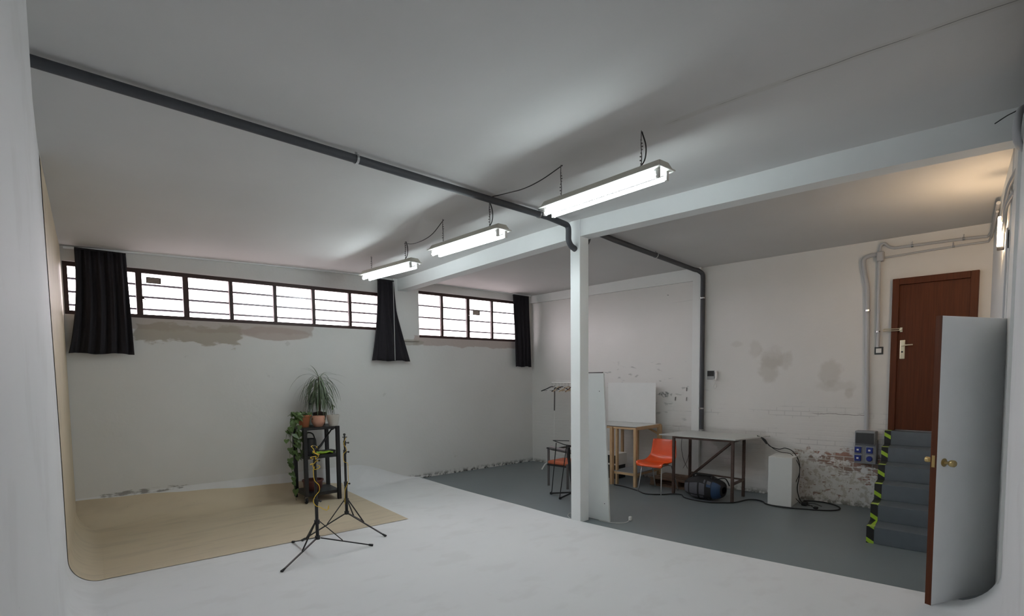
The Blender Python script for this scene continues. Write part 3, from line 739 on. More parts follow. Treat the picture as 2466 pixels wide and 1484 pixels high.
c = leaf(.055, .045, 1.125); mb.v = [Matrix.Translation(c) @ rot @ v for v in mb.v]; part('door_knob', mb, M['brass'], o, smooth=True)
mb = MB(); mb.box((-.006, .012, 1.08), (-.002, .034, 1.17), 0, leaf); part('latch_plate', mb, M['brass'], o)

# ------------------------------------------------------------------ wall fittings
t = thing('light_switch', 'white rocker switch in a black square frame left of the brown door', 'light switch', (RX, 1.62, 2.07))
mb = MB(); mb.box((RX - .012, 1.570, 2.028), (RX, 1.665, 2.125)); part('switch_frame', mb, M['blackp'], t, bevel=.003)
mb = MB(); mb.box((RX - .02, 1.587, 2.047), (RX - .008, 1.648, 2.106)); part('switch_rocker', mb, M['wplast'], t, bevel=.003)
t = thing('intercom', 'door intercom with a dark screen and white handset on the white wall', 'intercom', (RX, 3.84, 1.7))
mb = MB(); mb.box((RX - .03, 3.795, 1.712), (RX, 3.912, 1.85)); part('intercom_body', mb, M['lgrey'], t, bevel=.004)
mb = MB(); mb.box((RX - .034, 3.80, 1.762), (RX - .028, 3.907, 1.846)); part('intercom_screen', mb, M['ewin'], t)
mb = MB(); mb.box((RX - .055, 3.745, 1.70), (RX - .02, 3.775, 1.85)); mb.box((RX - .07, 3.745, 1.82), (RX - .04, 3.775, 1.85)); mb.box((RX - .07, 3.745, 1.70), (RX - .04, 3.775, 1.73)); part('handset', mb, M['wplast'], t, bevel=.006)
mb = MB(); mb.tube(spline([(RX - .04, 3.76, 1.70), (RX - .04, 3.775, 1.66), (RX - .04, 3.80, 1.60), (RX - .04, 3.775, 1.575), (RX - .04, 3.755, 1.60), (RX - .04, 3.78, 1.68), (RX - .03, 3.81, 1.72)], 6), .0055, 6); part('handset_cord', mb, M['wire'], t)
t = thing('socket_box', 'grey industrial power box with blue sockets and a dark cover on the bare brick wall', 'socket box', (RX, 1.71, .6))
D0 = RX - .11
mb = MB(); mb.box((D0, 1.590, .605), (RX, 1.835, .92)); mb.box((D0 - .03, 1.600, .855), (RX, 1.828, 1.035)); part('enclosure', mb, M['egrey'], t, bevel=.008)
mb = MB(); mb.add([(D0 - .031, 1.612, .87), (D0 - .031, 1.815, .87), (D0 - .018, 1.815, 1.01), (D0 - .018, 1.612, 1.01), (D0 - .045, 1.612, .87), (D0 - .045, 1.815, .87), (D0 - .035, 1.815, 1.01), (D0 - .035, 1.612, 1.01)], [(0,1,2,3),(4,7,6,5),(0,4,5,1),(1,5,6,2),(2,6,7,3),(3,7,4,0)]); part('breaker_cover', mb, M['ewin'], t)
for (yy, zz, round_) in ((1.79, .785, 0), (1.66, .785, 0), (1.79, .675, 0), (1.66, .675, 1)):
    mb = MB(); mb.box((D0 - .004, yy - .047, zz - .048), (D0 + .01, yy + .047, zz + .048)); fr_ = part('socket_frame', mb, M['lgrey'], t, bevel=.003)
    mb = MB()
    if round_: mb.lathe([(.003, 0), (.033, 0), (.035, -.006), (.035, -.028), (.026, -.034), (.003, -.034)], (D0, yy, zz), 18, 0, 'X')
    else: mb.box((D0 - .03, yy - .036, zz - .038), (D0, yy + .036, zz + .038))
    cv = part('socket_cover', mb, M['blue'], fr_, bevel=.004)
    if not round_:
        mb = MB(); mb.box((D0 - .034, yy - .012, zz - .010), (D0 - .029, yy + .012, zz + .012)); part('socket_mark', mb, M['wplast'], t, label='small white mark on blue socket')
tag(part('wall_stud', MB().tube([(RX, 4.62, 3.12), (RX - .02, 4.62, 3.12)], .005, 6), M['gtube']), 'tiny bolt near the top of the white brick wall', 'bolt')
tag(part('wall_bracket', MB().bar((RX - .02, 4.55, 2.98), (RX - .02, 3.90, 3.01), .006), M['wire']), 'thin white wire strung across the wall beside the grey pipe', 'wire')
for i, (y_, z_) in enumerate(((4.47, 1.36), (4.27, 1.52), (4.27, 1.36), (4.17, 1.47))):
    tag(part('wall_hook', MB().bar((RX - .012, y_, z_), (RX - .012, y_ - .004, z_ + .06), .010), M['gtube']), ('small dark wall hook, leftmost of four above the orange chair', 'topmost small dark wall hook above the orange chair', 'small dark wall hook straight below the topmost one', 'small dark wall hook nearest the grey pipe')[i], 'hook', 'small hooks on the wall')

# ------------------------------------------------------------------ trolley with plants
def R4(p, q, t): return Vector(p).lerp(Vector(q), t)
FL_, FR_, BL_, BR_ = Vector((3.285, 7.40, 0)), Vector((3.755, 7.36, 0)), Vector((3.335, 7.86, 0)), Vector((3.83, 7.86, 0))
t = thing('utility_trolley', 'black metal three-shelf trolley on castors standing on the beige sheet', 'trolley', ((FL_ + BR_) / 2).to_tuple())
Z0 = T + .006
for p, cast in ((FL_, 1), (FR_, 0), (BL_, 1), (BR_, 0)):
    mb = MB(); mb.box((p.x - .026, p.y - .020, (.10 if cast else .0) + Z0), (p.x + .026, p.y + .020, 1.10)); part('trolley_post', mb, M['black'], t, bevel=.003)
    if cast:
        mb = MB(); mb.lathe([(.004, -.014), (.034, -.014), (.038, -.008), (.038, .008), (.034, .014), (.004, .014)], (p.x - .01, p.y, Z0 + .038), 18, 0, 'X'); cs = part('castor', mb, M['rubber'], t, smooth=True)
        mb = MB(); mb.box((p.x - .032, p.y - .012, Z0 + .03), (p.x - .026, p.y + .012, Z0 + .10)); mb.box((p.x + .006, p.y - .012, Z0 + .03), (p.x + .012, p.y + .012, Z0 + .10)); mb.box((p.x - .032, p.y - .014, Z0 + .085), (p.x + .012, p.y + .014, Z0 + .10)); part('castor_fork', mb, M['gtube'], cs)
def tray(z, lip, n='trolley_shelf'):
    mb = MB()
    q = [FL_, FR_, BR_, BL_]
    vs = [(p.x, p.y, z) for p in q] + [(p.x, p.y, z + .012) for p in q]; mb.add(vs, [(0,3,2,1),(4,5,6,7),(0,1,5,4),(1,2,6,5),(2,3,7,6),(3,0,4,7)])
    for a, b in zip(q, q[1:] + q[:1]): mb.bar((a.x, a.y, z + .006 - lip / 2 + .006), (b.x, b.y, z + .006 - lip / 2 + .006), .012, lip)
    part(n, mb, M['black'], t)
tray(1.085, .035); tray(.685, .045); tray(.155, .045)
ZT, ZM, ZB = 1.0975, .6975, .1675
def potprof(r0, r1, h, rim=.006, belly=None):
    if belly: return [(.004, 0), (r0 * .72, 0), (r0 * .9, h * .12), (belly, h * .45), (belly * .99, h * .65), (r1, h), (r1 - .006, h), (r1 - .008, h * .85), (.004, h * .85)]
    return [(.004, 0), (r0, 0), (r1, h - .02), (r1 + rim, h - .02), (r1 + rim, h), (r1 - .004, h), (r1 - .006, h * .86), (.004, h * .86)]
def pot(t, c, prof, m): part('plant_pot', MB().lathe(prof, c, 26), m, t, smooth=True)
def leaf_blade(mb, base, d, length, width, droop, seg=6, fold=.2):
    base = Vector(base); d = Vector(d).normalized(); pts = []
    p = base.copy(); v = d.copy(); st = length / seg
    side = v.cross(Vector((0, 0, 1))); side = side.normalized() if side.length > .05 else Vector((1, 0, 0))
    for i in range(seg + 1):
        t_ = i / seg; wd = width * (math.sin(PI * min(.97, .12 + t_ * .88)) ** .7); pts.append((p.copy(), wd)); v = (v + Vector((0, 0, -droop / seg))).normalized(); p = p + v * st
    vs = []
    for q, wd in pts: vs += [q - side * wd, q + Vector((0, 0, -wd * fold)), q + side * wd]
    fs = []
    for i in range(seg): a = i * 3; fs += [(a, a+1, a+4, a+3), (a+1, a+2, a+5, a+4)]
    mb.add(vs, fs)
rnd = random.Random(3)
# dracaena in a brown pot at the back
c0 = Vector((3.66, 7.72, ZT))
t = thing('dracaena_plant', 'tall drooping narrow-leaved plant in a brown pot on top of the black trolley', 'plant', c0.to_tuple())
pot(t, c0, potprof(.075, .10, .19), M['bpot']); part('soil', MB().lathe([(.004, .165), (.095, .165), (.06, .195), (.004, .21)], c0, 16), M['soil'], t)
part('stem', MB().tube(spline([c0 + Vector((0, 0, .17)), c0 + Vector((.012, 0, .40)), c0 + Vector((.004, 0, .62)), c0 + Vector((.01, 0, .72))], 5), .013, 8), M['stem'], t)
mb = MB()
for i in range(165):
    h = rnd.uniform(.46, .74); a = rnd.uniform(0, 2 * PI); up = rnd.uniform(.0, 1.0) if h > .60 else rnd.uniform(-.3, .55)
    b = c0 + Vector((.01 * math.cos(a), .01 * math.sin(a), h)); leaf_blade(mb, b, (math.cos(a), math.sin(a), up), rnd.uniform(.30, .55), rnd.uniform(.0045, .008), rnd.uniform(2.2, 5.2), 8)
for a, up, ln in ((2.6, 1.7, .30), (.4, 1.2, .30), (.2, .95, .34), (1.9, 2.8, .27), (3.3, .75, .40), (-.3, .75, .42), (3.0, 2.2, .25), (-.2, .35, .42)):
    leaf_blade(mb, c0 + Vector((.01, 0, .70)), (math.cos(a), math.sin(a), up), ln, .008, 1.2, 7)
part('foliage', mb, M['leafd'], t, smooth=True)
# white pot in front right
c1 = Vector((3.73, 7.43, ZT)); t = thing('potted_plant', 'off-white tapered pot with a thin sprig, right-hand pot on the trolley top', 'plant', c1.to_tuple())
pot(t, c1, potprof(.064, .088, .165, .002), M['wpot']); part('soil', MB().lathe([(.004, .14), (.082, .14), (.004, .15)], c1, 16), M['soil'], t)
mb = MB(); mb.tube(spline([c1 + Vector((0, .03, .14)), c1 + Vector((.01, .03, .24)), c1 + Vector((.02, .03, .30))], 5), .003, 6); part('stem', mb, M['stem'], t)
mb = MB()
for a, zz in ((.2, .30), (3.0, .29), (1.5, .31), (4.0, .27)): leaf_blade(mb, c1 + Vector((.015, .03, zz)), (math.cos(a), math.sin(a), .3), .06, .012, 2.5, 4)
part('foliage', mb, M['leaf'], t)
# round terracotta
c2 = Vector((3.535, 7.50, ZT)); t = thing('potted_plant', 'round pink terracotta pot with a low plant, middle pot on the trolley top', 'plant', c2.to_tuple())
pot(t, c2, potprof(.075, .088, .155, belly=.096), M['terra']); part('soil', MB().lathe([(.004, .125), (.082, .125), (.004, .14)], c2, 16), M['soil'], t)
mb = MB()
for i in range(26):
    a = rnd.uniform(0, 2 * PI); r = rnd.uniform(0, .05); leaf_blade(mb, c2 + Vector((r * math.cos(a), r * math.sin(a), .13)), (math.cos(a), math.sin(a), rnd.uniform(.4, 1.8)), rnd.uniform(.05, .09), .013, 2.2, 4)
part('foliage', mb, M['leaf'], t)
# orange pot with trailing vine
c3 = Vector((3.37, 7.60, ZT)); t = thing('trailing_plant', 'orange-brown pot with a leafy vine trailing down the left side of the trolley', 'plant', c3.to_tuple())
pot(t, c3, potprof(.060, .098, .175), M['terra2']); part('soil', MB().lathe([(.004, .15), (.09, .15), (.004, .16)], c3, 16), M['soil'], t)
vines = []
def vine(pts): vines.append(spline([c3 + Vector(p) for p in pts], 8))
vine([(0, 0, .16), (-.08, -.04, .20), (-.16, -.06, .12), (-.24, -.08, 0), (-.24, -.08, -.2), (-.25, -.07, -.4), (-.23, -.07, -.6), (-.20, -.06, -.85), (-.18, -.06, -1.03)])
vine([(0, 0, .16), (-.09, -.02, .21), (-.18, -.02, .20), (-.25, -.04, .17)])
vine([(0, 0, .16), (-.06, -.08, .19), (-.16, -.12, .10), (-.18, -.12, -.05), (-.19, -.12, -.25), (-.17, -.12, -.42)])
vine([(0, 0, .16), (-.10, -.03, .16), (-.22, -.06, .05), (-.28, -.06, -.08), (-.30, -.06, -.20)])
mb = MB()
for v_ in vines: mb.tube(v_, .0028, 5)
mb.tube(spline([c3 + Vector(p) for p in ((.02, -.02, .16), (.04, -.10, .15), (.02, -.12, .03), (-.02, -.13, -.1))], 6), .0025, 5)
part('stem', mb, M['leaf'], t)
mb = MB()
def heart(mb, p, yaw, tilt, s_):
    Mx = Matrix.Translation(p) @ Euler((tilt, rnd.uniform(-.5, .5), yaw)).to_matrix().to_4x4()
    out = [(0, .02), (-.35, .22), (-.52, -.02), (-.42, -.38), (0, -1.0), (.42, -.38), (.52, -.02), (.35, .22)]
    vs = [Mx @ Vector((0, 0, -.12 * s_))] ; vs = [Mx @ Vector((0, -.3 * s_, .04 * s_))] + [Mx @ Vector((x * s_, y * s_, 0)) for x, y in out]
    mb.add(vs, [(0, i, i % 8 + 1) for i in range(1, 9)])
for v_, ks in zip(vines, (1.0, 1, 1, 1)):
    n = len(v_)
    for i in range(3, n, 2 if v_ is vines[0] else 2):
        q = v_[i]; low = (c3.z - q.z) / 1.1
        if rnd.random() < .30 + .35 * max(0, low): continue
        heart(mb, q + Vector((rnd.uniform(-.02, .02), rnd.uniform(-.02, .01), 0)), rnd.uniform(-.9, 1.3), rnd.uniform(.7, 1.5), rnd.uniform(.065, .10))
for i in range(16):
    a = rnd.uniform(0, 2 * PI); heart(mb, c3 + Vector((.08 * math.cos(a), .08 * math.sin(a), .18 + rnd.uniform(0, .03))), a, rnd.uniform(.2, 1.0), rnd.uniform(.06, .085))
for i in range(14):
    heart(mb, c3 + Vector((-.10 + rnd.uniform(-.06, .05), -.13 + rnd.uniform(-.03, .02), rnd.uniform(-.42, .06))), rnd.uniform(-.8, 1.2), rnd.uniform(.7, 1.5), rnd.uniform(.06, .09))
part('foliage', mb, M['leaf'], t)
# bottle
c4 = Vector((3.50, 7.66, ZT)); t = thing('water_bottle', 'clear plastic bottle with a dark cap behind the terracotta pot', 'bottle', c4.to_tuple())
part('bottle_body', MB().lathe([(.003, 0), (.036, 0), (.038, .01), (.038, .20), (.034, .23), (.015, .285), (.013, .315), (.003, .315)], c4, 20), M['clear'], t, smooth=True)
part('bottle_cap', MB().lathe([(.003, .312), (.017, .312), (.017, .335), (.003, .335)], c4, 16), M['blackp'], t)
# watering can
c5 = Vector((3.44, 7.60, ZM)); t = thing('watering_can', 'black watering can with a long spout on the middle trolley shelf', 'watering can', c5.to_tuple())
part('can_body', MB().lathe([(.003, 0), (.105, 0), (.108, .02), (.092, .20), (.085, .225), (.055, .23), (.003, .23)], c5, 24), M['blackp'], t, smooth=True)
part('can_spout', MB().tube([c5 + Vector(p) for p in ((.08, -.03, .05), (.16, -.03, .12), (.27, -.01, .25), (.34, 0, .33))], [.022, .016, .012, .010], 10), M['blackp'], t, smooth=True)
part('can_rose', MB().tube([c5 + Vector((.335, 0, .325)), c5 + Vector((.37, .0, .35))], [.010, .022], 12), M['blackp'], t)
part('can_handle', MB().tube(spline([c5 + Vector(p) for p in ((-.085, .0, .16), (-.09, 0, .24), (-.03, 0, .31), (.05, 0, .29), (.085, 0, .20))], 6), .010, 8), M['blackp'], t, smooth=True)
# lime things on the shelf
t = thing('garden_gloves', 'lime green folded garden gloves lying in front of the watering can', 'gloves', (3.58, 7.46, ZM))
mb = MB(); mb.ball((3.50, 7.48, ZM + .025), (.085, .05, .024), 12); mb.ball((3.58, 7.46, ZM + .02), (.08, .04, .018), 12); part('glove_palm', mb, M['lime'], t, smooth=True)
mb = MB()
for i in range(4): mb.tube(spline([(3.60, 7.44 + .018 * i, ZM + .022), (3.66, 7.43 + .02 * i, ZM + .03), (3.71 + .01 * i, 7.43 + .022 * i, ZM + .012)], 4), .010, 7)
part('glove_finger', mb, M['lime'], t, smooth=True)
t = thing('seed_tray', 'small dark tray behind the lime gloves on the middle shelf', 'tray', (3.70, 7.58, ZM))
part('tray_body', MB().box((3.60, 7.52, ZM), (3.80, 7.66, ZM + .035)), M['blackp'], t, bevel=.005)
c6 = Vector((3.47, 7.60, ZB)); t = thing('plant_bowl', 'dark red round plant bowl on the bottom trolley shelf', 'bowl', c6.to_tuple())
part('bowl_body', MB().lathe([(.003, 0), (.10, 0), (.13, .05), (.135, .13), (.150, .135), (.150, .155), (.128, .155), (.125, .10), (.003, .10)], c6, 28), M['redpot'], t, smooth=True)
part('soil', MB().lathe([(.003, .10), (.126, .10), (.003, .115)], c6, 16), M['soil'], t)

# ------------------------------------------------------------------ light stands
def stand(name, label, c, feet, hub, collar, top, knobs, bits):
    c = Vector((c[0], c[1], 0)); t = thing(name, label, 'light stand', (c.x, c.y, T))
    z = lambda h: c + Vector((0, 0, h))
    part('stand_pole', MB().tube([z(hub - .02), z(knobs[0])], .0165, 12), M['black'], t, smooth=True)
    for a, b, r in zip(knobs[:-1], knobs[1:], (.0135, .0105, .008)):
        part('stand_pole', MB().tube([z(a), z(b)], r, 12), M['black'], t, smooth=True)
    for k, h in enumerate(knobs[:-1]):
        mb = MB(); mb.tube([z(h - .035), z(h + .015)], .021 - .003 * k, 12); cl = part('clamp_collar', mb, M['blackp'], t, smooth=True)
        mb = MB(); mb.tube([z(h - .01), z(h - .01) + Vector((.028, -.022, 0))], .006, 8); mb.ball(z(h - .01) + Vector((.032, -.026, 0)), .011, 8); part('clamp_knob', mb, M['blackp'], cl, smooth=True)
    part('collar', MB().tube([z(collar - .02), z(collar + .02)], .027, 12), M['blackp'], t, smooth=True)
    part('hub', MB().tube([z(hub - .018), z(hub + .018)], .026, 12), M['blackp'], t, smooth=True)
    for f in feet:
        f = Vector((f[0], f[1], T + .010)); d = (f - z(hub)).normalized(); a = z(hub) + d * .03
        lg = part('leg', MB().bar(a, f, .016, .010), M['black'], t)
        part('rubber_foot', MB().tube([f - d * .035, f + d * .010], [.010, .014], 10), M['rubber'], lg, smooth=True)
        m_ = a.lerp(f, .42); dd = Vector((d.x, d.y, 0)).normalized()
        part('brace', MB().bar(z(collar) + dd * .028, m_ + Vector((0, 0, .008)), .013, .008), M['black'], t)
    mb = MB(); mb.tube([z(top - .03), z(top)], .008, 10); mb.ball(z(top - .01), .015, 8); mb.tube([z(top - .04) + Vector((-.02, .01, 0)), z(top - .04) + Vector((.025, -.015, 0))], .005, 8); part('spigot', mb, M['blackp'], t)
    return t
stand('light_stand', 'front black tripod light stand wrapped with yellow cord', (2.413, 5.224), [(1.944, 4.958), (2.916, 5.031), (2.386, 5.762)], .185, .345, 1.12, (.566, .98, 1.08, 1.10), 0)
stand('light_stand', 'rear taller black tripod light stand to the right of the trolley', (2.979, 5.678), [(3.197, 5.224), (2.481, 5.746), (3.349, 6.019)], .255, .40, 1.165, (.60, .965, 1.07, 1.14), 0)
# yellow cords
c = Vector((2.413, 5.224, 0)); pts = []
for i in range(60):
    a = i * .55; h = 1.10 - i * .0035; r = .028 + .02 * math.sin(i * .7); pts.append(c + Vector((r * math.cos(a) - .01, r * math.sin(a) - .02, h + .03 * math.sin(i * .45))))
pts += spline([c + Vector(p) for p in ((-.03, -.02, .88), (-.025, -.03, .78), (.02, -.03, .72), (.025, -.02, .66), (-.02, -.03, .62), (-.04, -.02, .57), (-.02, -.03, .52), (.02, -.03, .50), (.06, -.04, .47), (.09, -.05, .46), (.11, -.04, .50), (.115, -.03, .46))], 7)
tag(part('yellow_cord', MB().tube(pts, .0032, 6), M['yellow'], smooth=True), 'yellow cord looped in coils round the front light stand', 'cord')
c = Vector((2.979, 5.678, 0)); pts = spline([c + Vector(p) for p in ((.012, -.012, 1.12), (-.014, -.012, 1.05), (.014, -.016, .98), (-.028, -.018, .93), (-.022, -.018, .85), (.020, -.018, .82), (.022, -.016, .70), (.02, -.02, .62), (-.018, -.02, .53), (-.026, -.018, .45), (-.028, -.018, .36))], 8)
tag(part('yellow_cord', MB().tube(pts, .0028, 6), M['yellow'], smooth=True), 'thin yellow cord wound down the rear light stand', 'cord')

# ------------------------------------------------------------------ leaning white board and plug
t = thing('white_board', 'tall narrow white board leaning behind the white pillar', 'board', (5.45, 3.95, 0))
tilt = math.atan2(.13, 1.82)
def lb(x, y, z): return (5.435 + x + z * .03, 3.775 + y + z * math.tan(tilt), z)
part('board_panel', MB().box((0, 0, .006), (.025, .42, 1.82), 0, lb), M['boxw'], t, bevel=.002)
for yy, zz in ((.07, 1.60), (.06, .22)):
    part('screw_hole', MB().tube([lb(-.001, yy, zz), lb(.002, yy, zz)], .006, 8), M['blackp'], t)
part('board_cap', MB().box((-.002, .02, 1.822), (.027, .40, 1.836), 0, lb), M['gtube'], t, label='dark strip along the top edge')
t = thing('plug_adapter', 'small white plug lying on the grey floor right of the pillar', 'plug', (5.65, 3.62, 0))
part('plug_body', MB().box((5.635, 3.60, .012), (5.675, 3.64, .062)), M['wplast'], t, bevel=.012)
part('plug_cable', MB().tube(spline([(5.64, 3.62, .02), (5.56, 3.62, .006), (5.47, 3.68, .006), (5.42, 3.80, .006), (5.42, 3.92, .006)], 6), .0035, 6), M['wire'], t)
part('plug_pin', MB().tube([(5.65, 3.61, .012), (5.65, 3.61, -.0)], .003, 6).tube([(5.66, 3.63, .012), (5.66, 3.63, 0)], .003, 6), M['chrome'], t)
tag(part('floor_wire', MB().tube(spline([(5.22, 4.18, .004), (5.32, 4.33, .004), (5.45, 4.40, .004), (5.50, 4.30, .004), (5.45, 4.20, .004)], 6), .003, 6), M['wire']), 'thin pale wire curled on the floor left of the pillar', 'wire')

# ------------------------------------------------------------------ wooden workbench and items
t = thing('wooden_bench', 'pale pine frame bench with a low grey shelf against the white wall', 'bench', (7.8, 4.95, 0))
def post(x, y, w_, d_, z1=.95, n='bench_leg'): part(n, MB().box((x - d_ / 2, y - w_ / 2, 0), (x + d_ / 2, y + w_ / 2, z1)), M['wood'], t, bevel=.003)
post(7.42, 5.105, .045, .07); post(7.47, 5.04, .035, .05); post(7.44, 4.675, .045, .05); post(8.16, 5.10, .07, .04); post(8.16, 4.66, .07, .05, .95); post(8.2, 5.42, .045, .04); post(7.46, 5.60, .05, .05)
mb = MB()
mb.bar((7.44, 4.66, .945), (7.44, 5.62, .945), .04, .045); mb.bar((8.17, 4.64, .935), (8.17, 5.62, .935), .03, .07); mb.bar((7.44, 4.67, .94), (8.17, 4.67, .94), .03, .055); mb.bar((7.44, 5.1, .94), (8.17, 5.1, .94), .03, .055)
part('bench_rail', mb, M['wood'], t, bevel=.002)
part('bench_top', MB().box((7.42, 4.66, .955), (8.2, 5.62, .968)), M['tabletop'], t)
part('bench_brace', MB().bar((8.14, 4.66, .80), (8.14, 5.0, .95), .025, .03), M['wood'], t)
part('low_rail', MB().bar((7.43, 4.68, .20), (7.43, 5.06, .20), .03, .035).bar((7.44, 4.67, .20), (8.16, 4.67, .20), .03, .035), M['wood'], t)
part('low_shelf', MB().box((7.44, 4.66, .215), (8.2, 5.09, .23)), M['shelfgrey'], t)
t = thing('patch_panel', 'added white rectangle in place of a retouched patch of wall above the pine bench', 'board', (8.2, 5.1, .97))  # added panel in place of a retouched wall area; no real board stands here
part('patch_face', MB().box((0, 4.72, 0), (.012, 5.68, .69), 0, lambda x, y, z: (8.13 + x, y, .970 + z)), M['trim'], t, bevel=.002)
tag(part('black_cable', MB().tube(spline([(7.40, 5.33, .95), (7.39, 5.30, .80), (7.38, 5.24, .64), (7.39, 5.27, .50), (7.39, 5.26, .45)], 6), .008, 6), M['rubber']), 'black cable hanging from the left end of the pine bench', 'cable')
t = thing('small_box', 'small white box with a black opening on the floor behind the leaning board', 'box', (7.9, 5.45, 0))
part('box_shell', MB().box((7.8, 5.26, .24), (8.1, 5.62, .44)), M['wplast'], t, bevel=.004); part('box_opening', MB().box((7.795, 5.29, .27), (7.80, 5.60, .41)), M['blackp'], t)
part('box_stand', MB().box((7.82, 5.28, 0), (8.08, 5.60, .24)), M['blackp'], t)
t = thing('wood_pallet', 'dark weathered pallet lying on the floor behind the orange chair', 'pallet', (8.0, 4.4, 0))
for zz, n in ((.11, 'top_plank'), (.0, 'bottom_plank')):
    for xx in (7.78, 7.93, 8.08, 8.21): part(n, MB().box((xx, 3.72, zz + .0), (xx + .10, 4.62, zz + .02)), M['dwood'], t)
for yy in (3.74, 4.12, 4.52): part('pallet_block', MB().box((7.79, yy, .02), (8.30, yy + .09, .11)), M['dwood'], t)

# ------------------------------------------------------------------ steel table
t = thing('steel_table', 'long rusty steel table with a pale thin top by the white wall', 'table', (7.8, 3.6, 0))
mb = MB(); mb.add([(7.43, 4.25, .872), (7.43, 3.08, .872), (8.24, 2.91, .872), (8.24, 4.16, .872), (7.43, 4.25, .888), (7.43, 3.08, .888), (8.24, 2.91, .888), (8.24, 4.16, .888)], [(0,1,2,3),(7,6,5,4),(0,4,5,1),(1,5,6,2),(2,6,7,3),(3,7,4,0)]); part('table_top', mb, M['tabletop'], t)
for x_, y_ in ((7.47, 3.13), (7.46, 4.02), (7.93, 3.16), (8.0, 4.03)):
    part('table_leg', MB().box((x_ - .018, y_ - .018, 0), (x_ + .018, y_ + .018, .872)), M['steel'], t, bevel=.002)
part('table_frame', MB().bar((7.47, 3.13, .855), (7.46, 4.02, .855), .03).bar((7.93, 3.16, .855), (8.0, 4.03, .855), .03).bar((7.47, 3.13, .855), (7.93, 3.16, .855), .03).bar((7.46, 4.02, .855), (8.0, 4.03, .855), .03), M['steel'], t)
part('table_brace', MB().bar((7.49, 3.15, .84), (7.97, 4.03, .17), .028), M['steel'], t)
part('table_stretcher', MB().bar((7.47, 3.13, .25), (7.93, 3.16, .25), .03).bar((7.93, 3.16, .25), (8.0, 4.03, .25), .022), M['steel'], t)

# ------------------------------------------------------------------ orange shell chair
def shell_chair(name, label, loc, rz):
    t = thing(name, label, 'chair', loc, rz)
    # local: +y is the front, seat at z .44
    prof = [(.235, .405), (.235, .425), (.19, .44), (.08, .432), (-.04, .425), (-.13, .44), (-.185, .50), (-.205, .60), (-.225, .70), (-.24, .77), (-.245, .785)]
    sp = spline([(0, a, b) for a, b in prof], 3)
    def fn(u, v):
        i = v * (len(sp) - 1); k = min(int(i), len(sp) - 2); p = sp[k].lerp(sp[k + 1], i - k)
        back = sm(.45, .9, v); hw = .225 - .03 * back + .01 * math.sin(v * 3); s_ = (u * 2 - 1)
        rr = 1.0
        if v > .92: rr = math.sqrt(max(.0, 1 - ((v - .92) / .08) ** 2 * .28))
        if v < .06: rr = math.sqrt(max(0, 1 - ((.06 - v) / .06) ** 2 * .25))
        curl = s_ ** 4 * .045; mid = sm(.3, .5, v) * (1 - sm(.5, .75, v))
        return (s_ * hw * rr, p.y + curl * back * 1.1 + s_ * s_ * .03 * mid, p.z + curl * (1 - back) * (.9 - sm(.0, .12, .12 - v) * .9) + mid * s_ * s_ * .02)
    mb = MB(); mb.grid(fn, 18, 36); part('seat_shell', mb, M['orange'], t, smooth=True, solid=.008, world=False)
    for sx in (-1, 1):
        part('front_leg', MB().tube([(sx * .15, .10, .418), (sx * .17, .16, .40), (sx * .20, .22, .02), (sx * .20, .22, .0)], .010, 10), M['chrome'], t, smooth=True, world=False)
        part('rear_leg', MB().tube([(sx * .15, -.06, .418), (sx * .17, -.12, .40), (sx * .20, -.26, .02), (sx * .20, -.26, .0)], .010, 10), M['chrome'], t, smooth=True, world=False)
    part('seat_frame', MB().tube([(-.15, .10, .415), (.15, .10, .415)], .010, 8).tube([(-.15, -.06, .415), (.15, -.06, .415)], .010, 8).tube([(-.15, .10, .415), (-.15, -.06, .415)], .008, 8).tube([(.15, .10, .415), (.15, -.06, .415)], .008, 8), M['chrome'], t, world=False)
    return t
shell_chair('orange_chair', 'bright orange plastic shell chair on thin chrome legs beside the steel table', (7.42, 4.27, 0), math.radians(88))

# ------------------------------------------------------------------ dark chair and folding stand left of the pillar
t = thing('tube_chair', 'chair with a rust-orange seat and thick grey tube legs, half hidden by the pillar', 'chair', (6.75, 5.5, 0))
for x_, y_, h in ((6.63, 5.80, .61), (6.60, 5.38, .40), (7.02, 5.72, .62), (7.0, 5.30, .40)): part('chair_leg', MB().tube([(x_, y_, 0), (x_, y_, h)], .020, 12), M['gtube'], t, smooth=True)
mb = MB(); mb.box((6.60, 5.30, .36), (7.03, 5.80, .42)); part('seat_cushion', mb, M['cushion'], t, bevel=.025)
part('seat_frame', MB().bar((6.61, 5.80, .35), (6.61, 5.32, .35), .025).bar((7.03, 5.80, .35), (7.03, 5.32, .35), .025).bar((6.61, 5.8, .35), (7.03, 5.8, .35), .025), M['blackp'], t)
part('backrest', MB().tube(spline([(6.61, 5.76, .635), (6.58, 5.66, .63), (6.56, 5.5, .625), (6.56, 5.3, .61), (6.60, 5.1, .60)], 5), [.014] * 2 + [.034] * 15 + [.034] * 4, 10), M['gtube'], t, smooth=True, label='padded dark grey rail')
part('arm_rail', MB().tube([(6.63, 5.83, .615), (6.60, 5.62, .63), (7.0, 5.6, .63)], .014, 10), M['blackp'], t, smooth=True)
t = thing('folding_stand', 'black folding stand with thin rods and flat feet left of the pillar', 'stand', (6.05, 5.05, 0))
hub = Vector((6.02, 4.80, .13))
for a, nm in (((6.16, 5.34, .015), 'foot'), ((5.99, 5.02, .015), 'foot')):
    part('stand_foot', MB().bar(a, hub, .035, .022), M['black'], t); part('foot_cap', MB().ball(a, .022, 8), M['rubber'], t)
part('stand_rod', MB().tube([(6.16, 5.33, .02), (6.12, 5.20, .80)], .0065, 8), M['black'], t); part('stand_rod', MB().tube([(5.99, 5.03, .02), (6.07, 4.96, .79)], .0065, 8), M['black'], t)
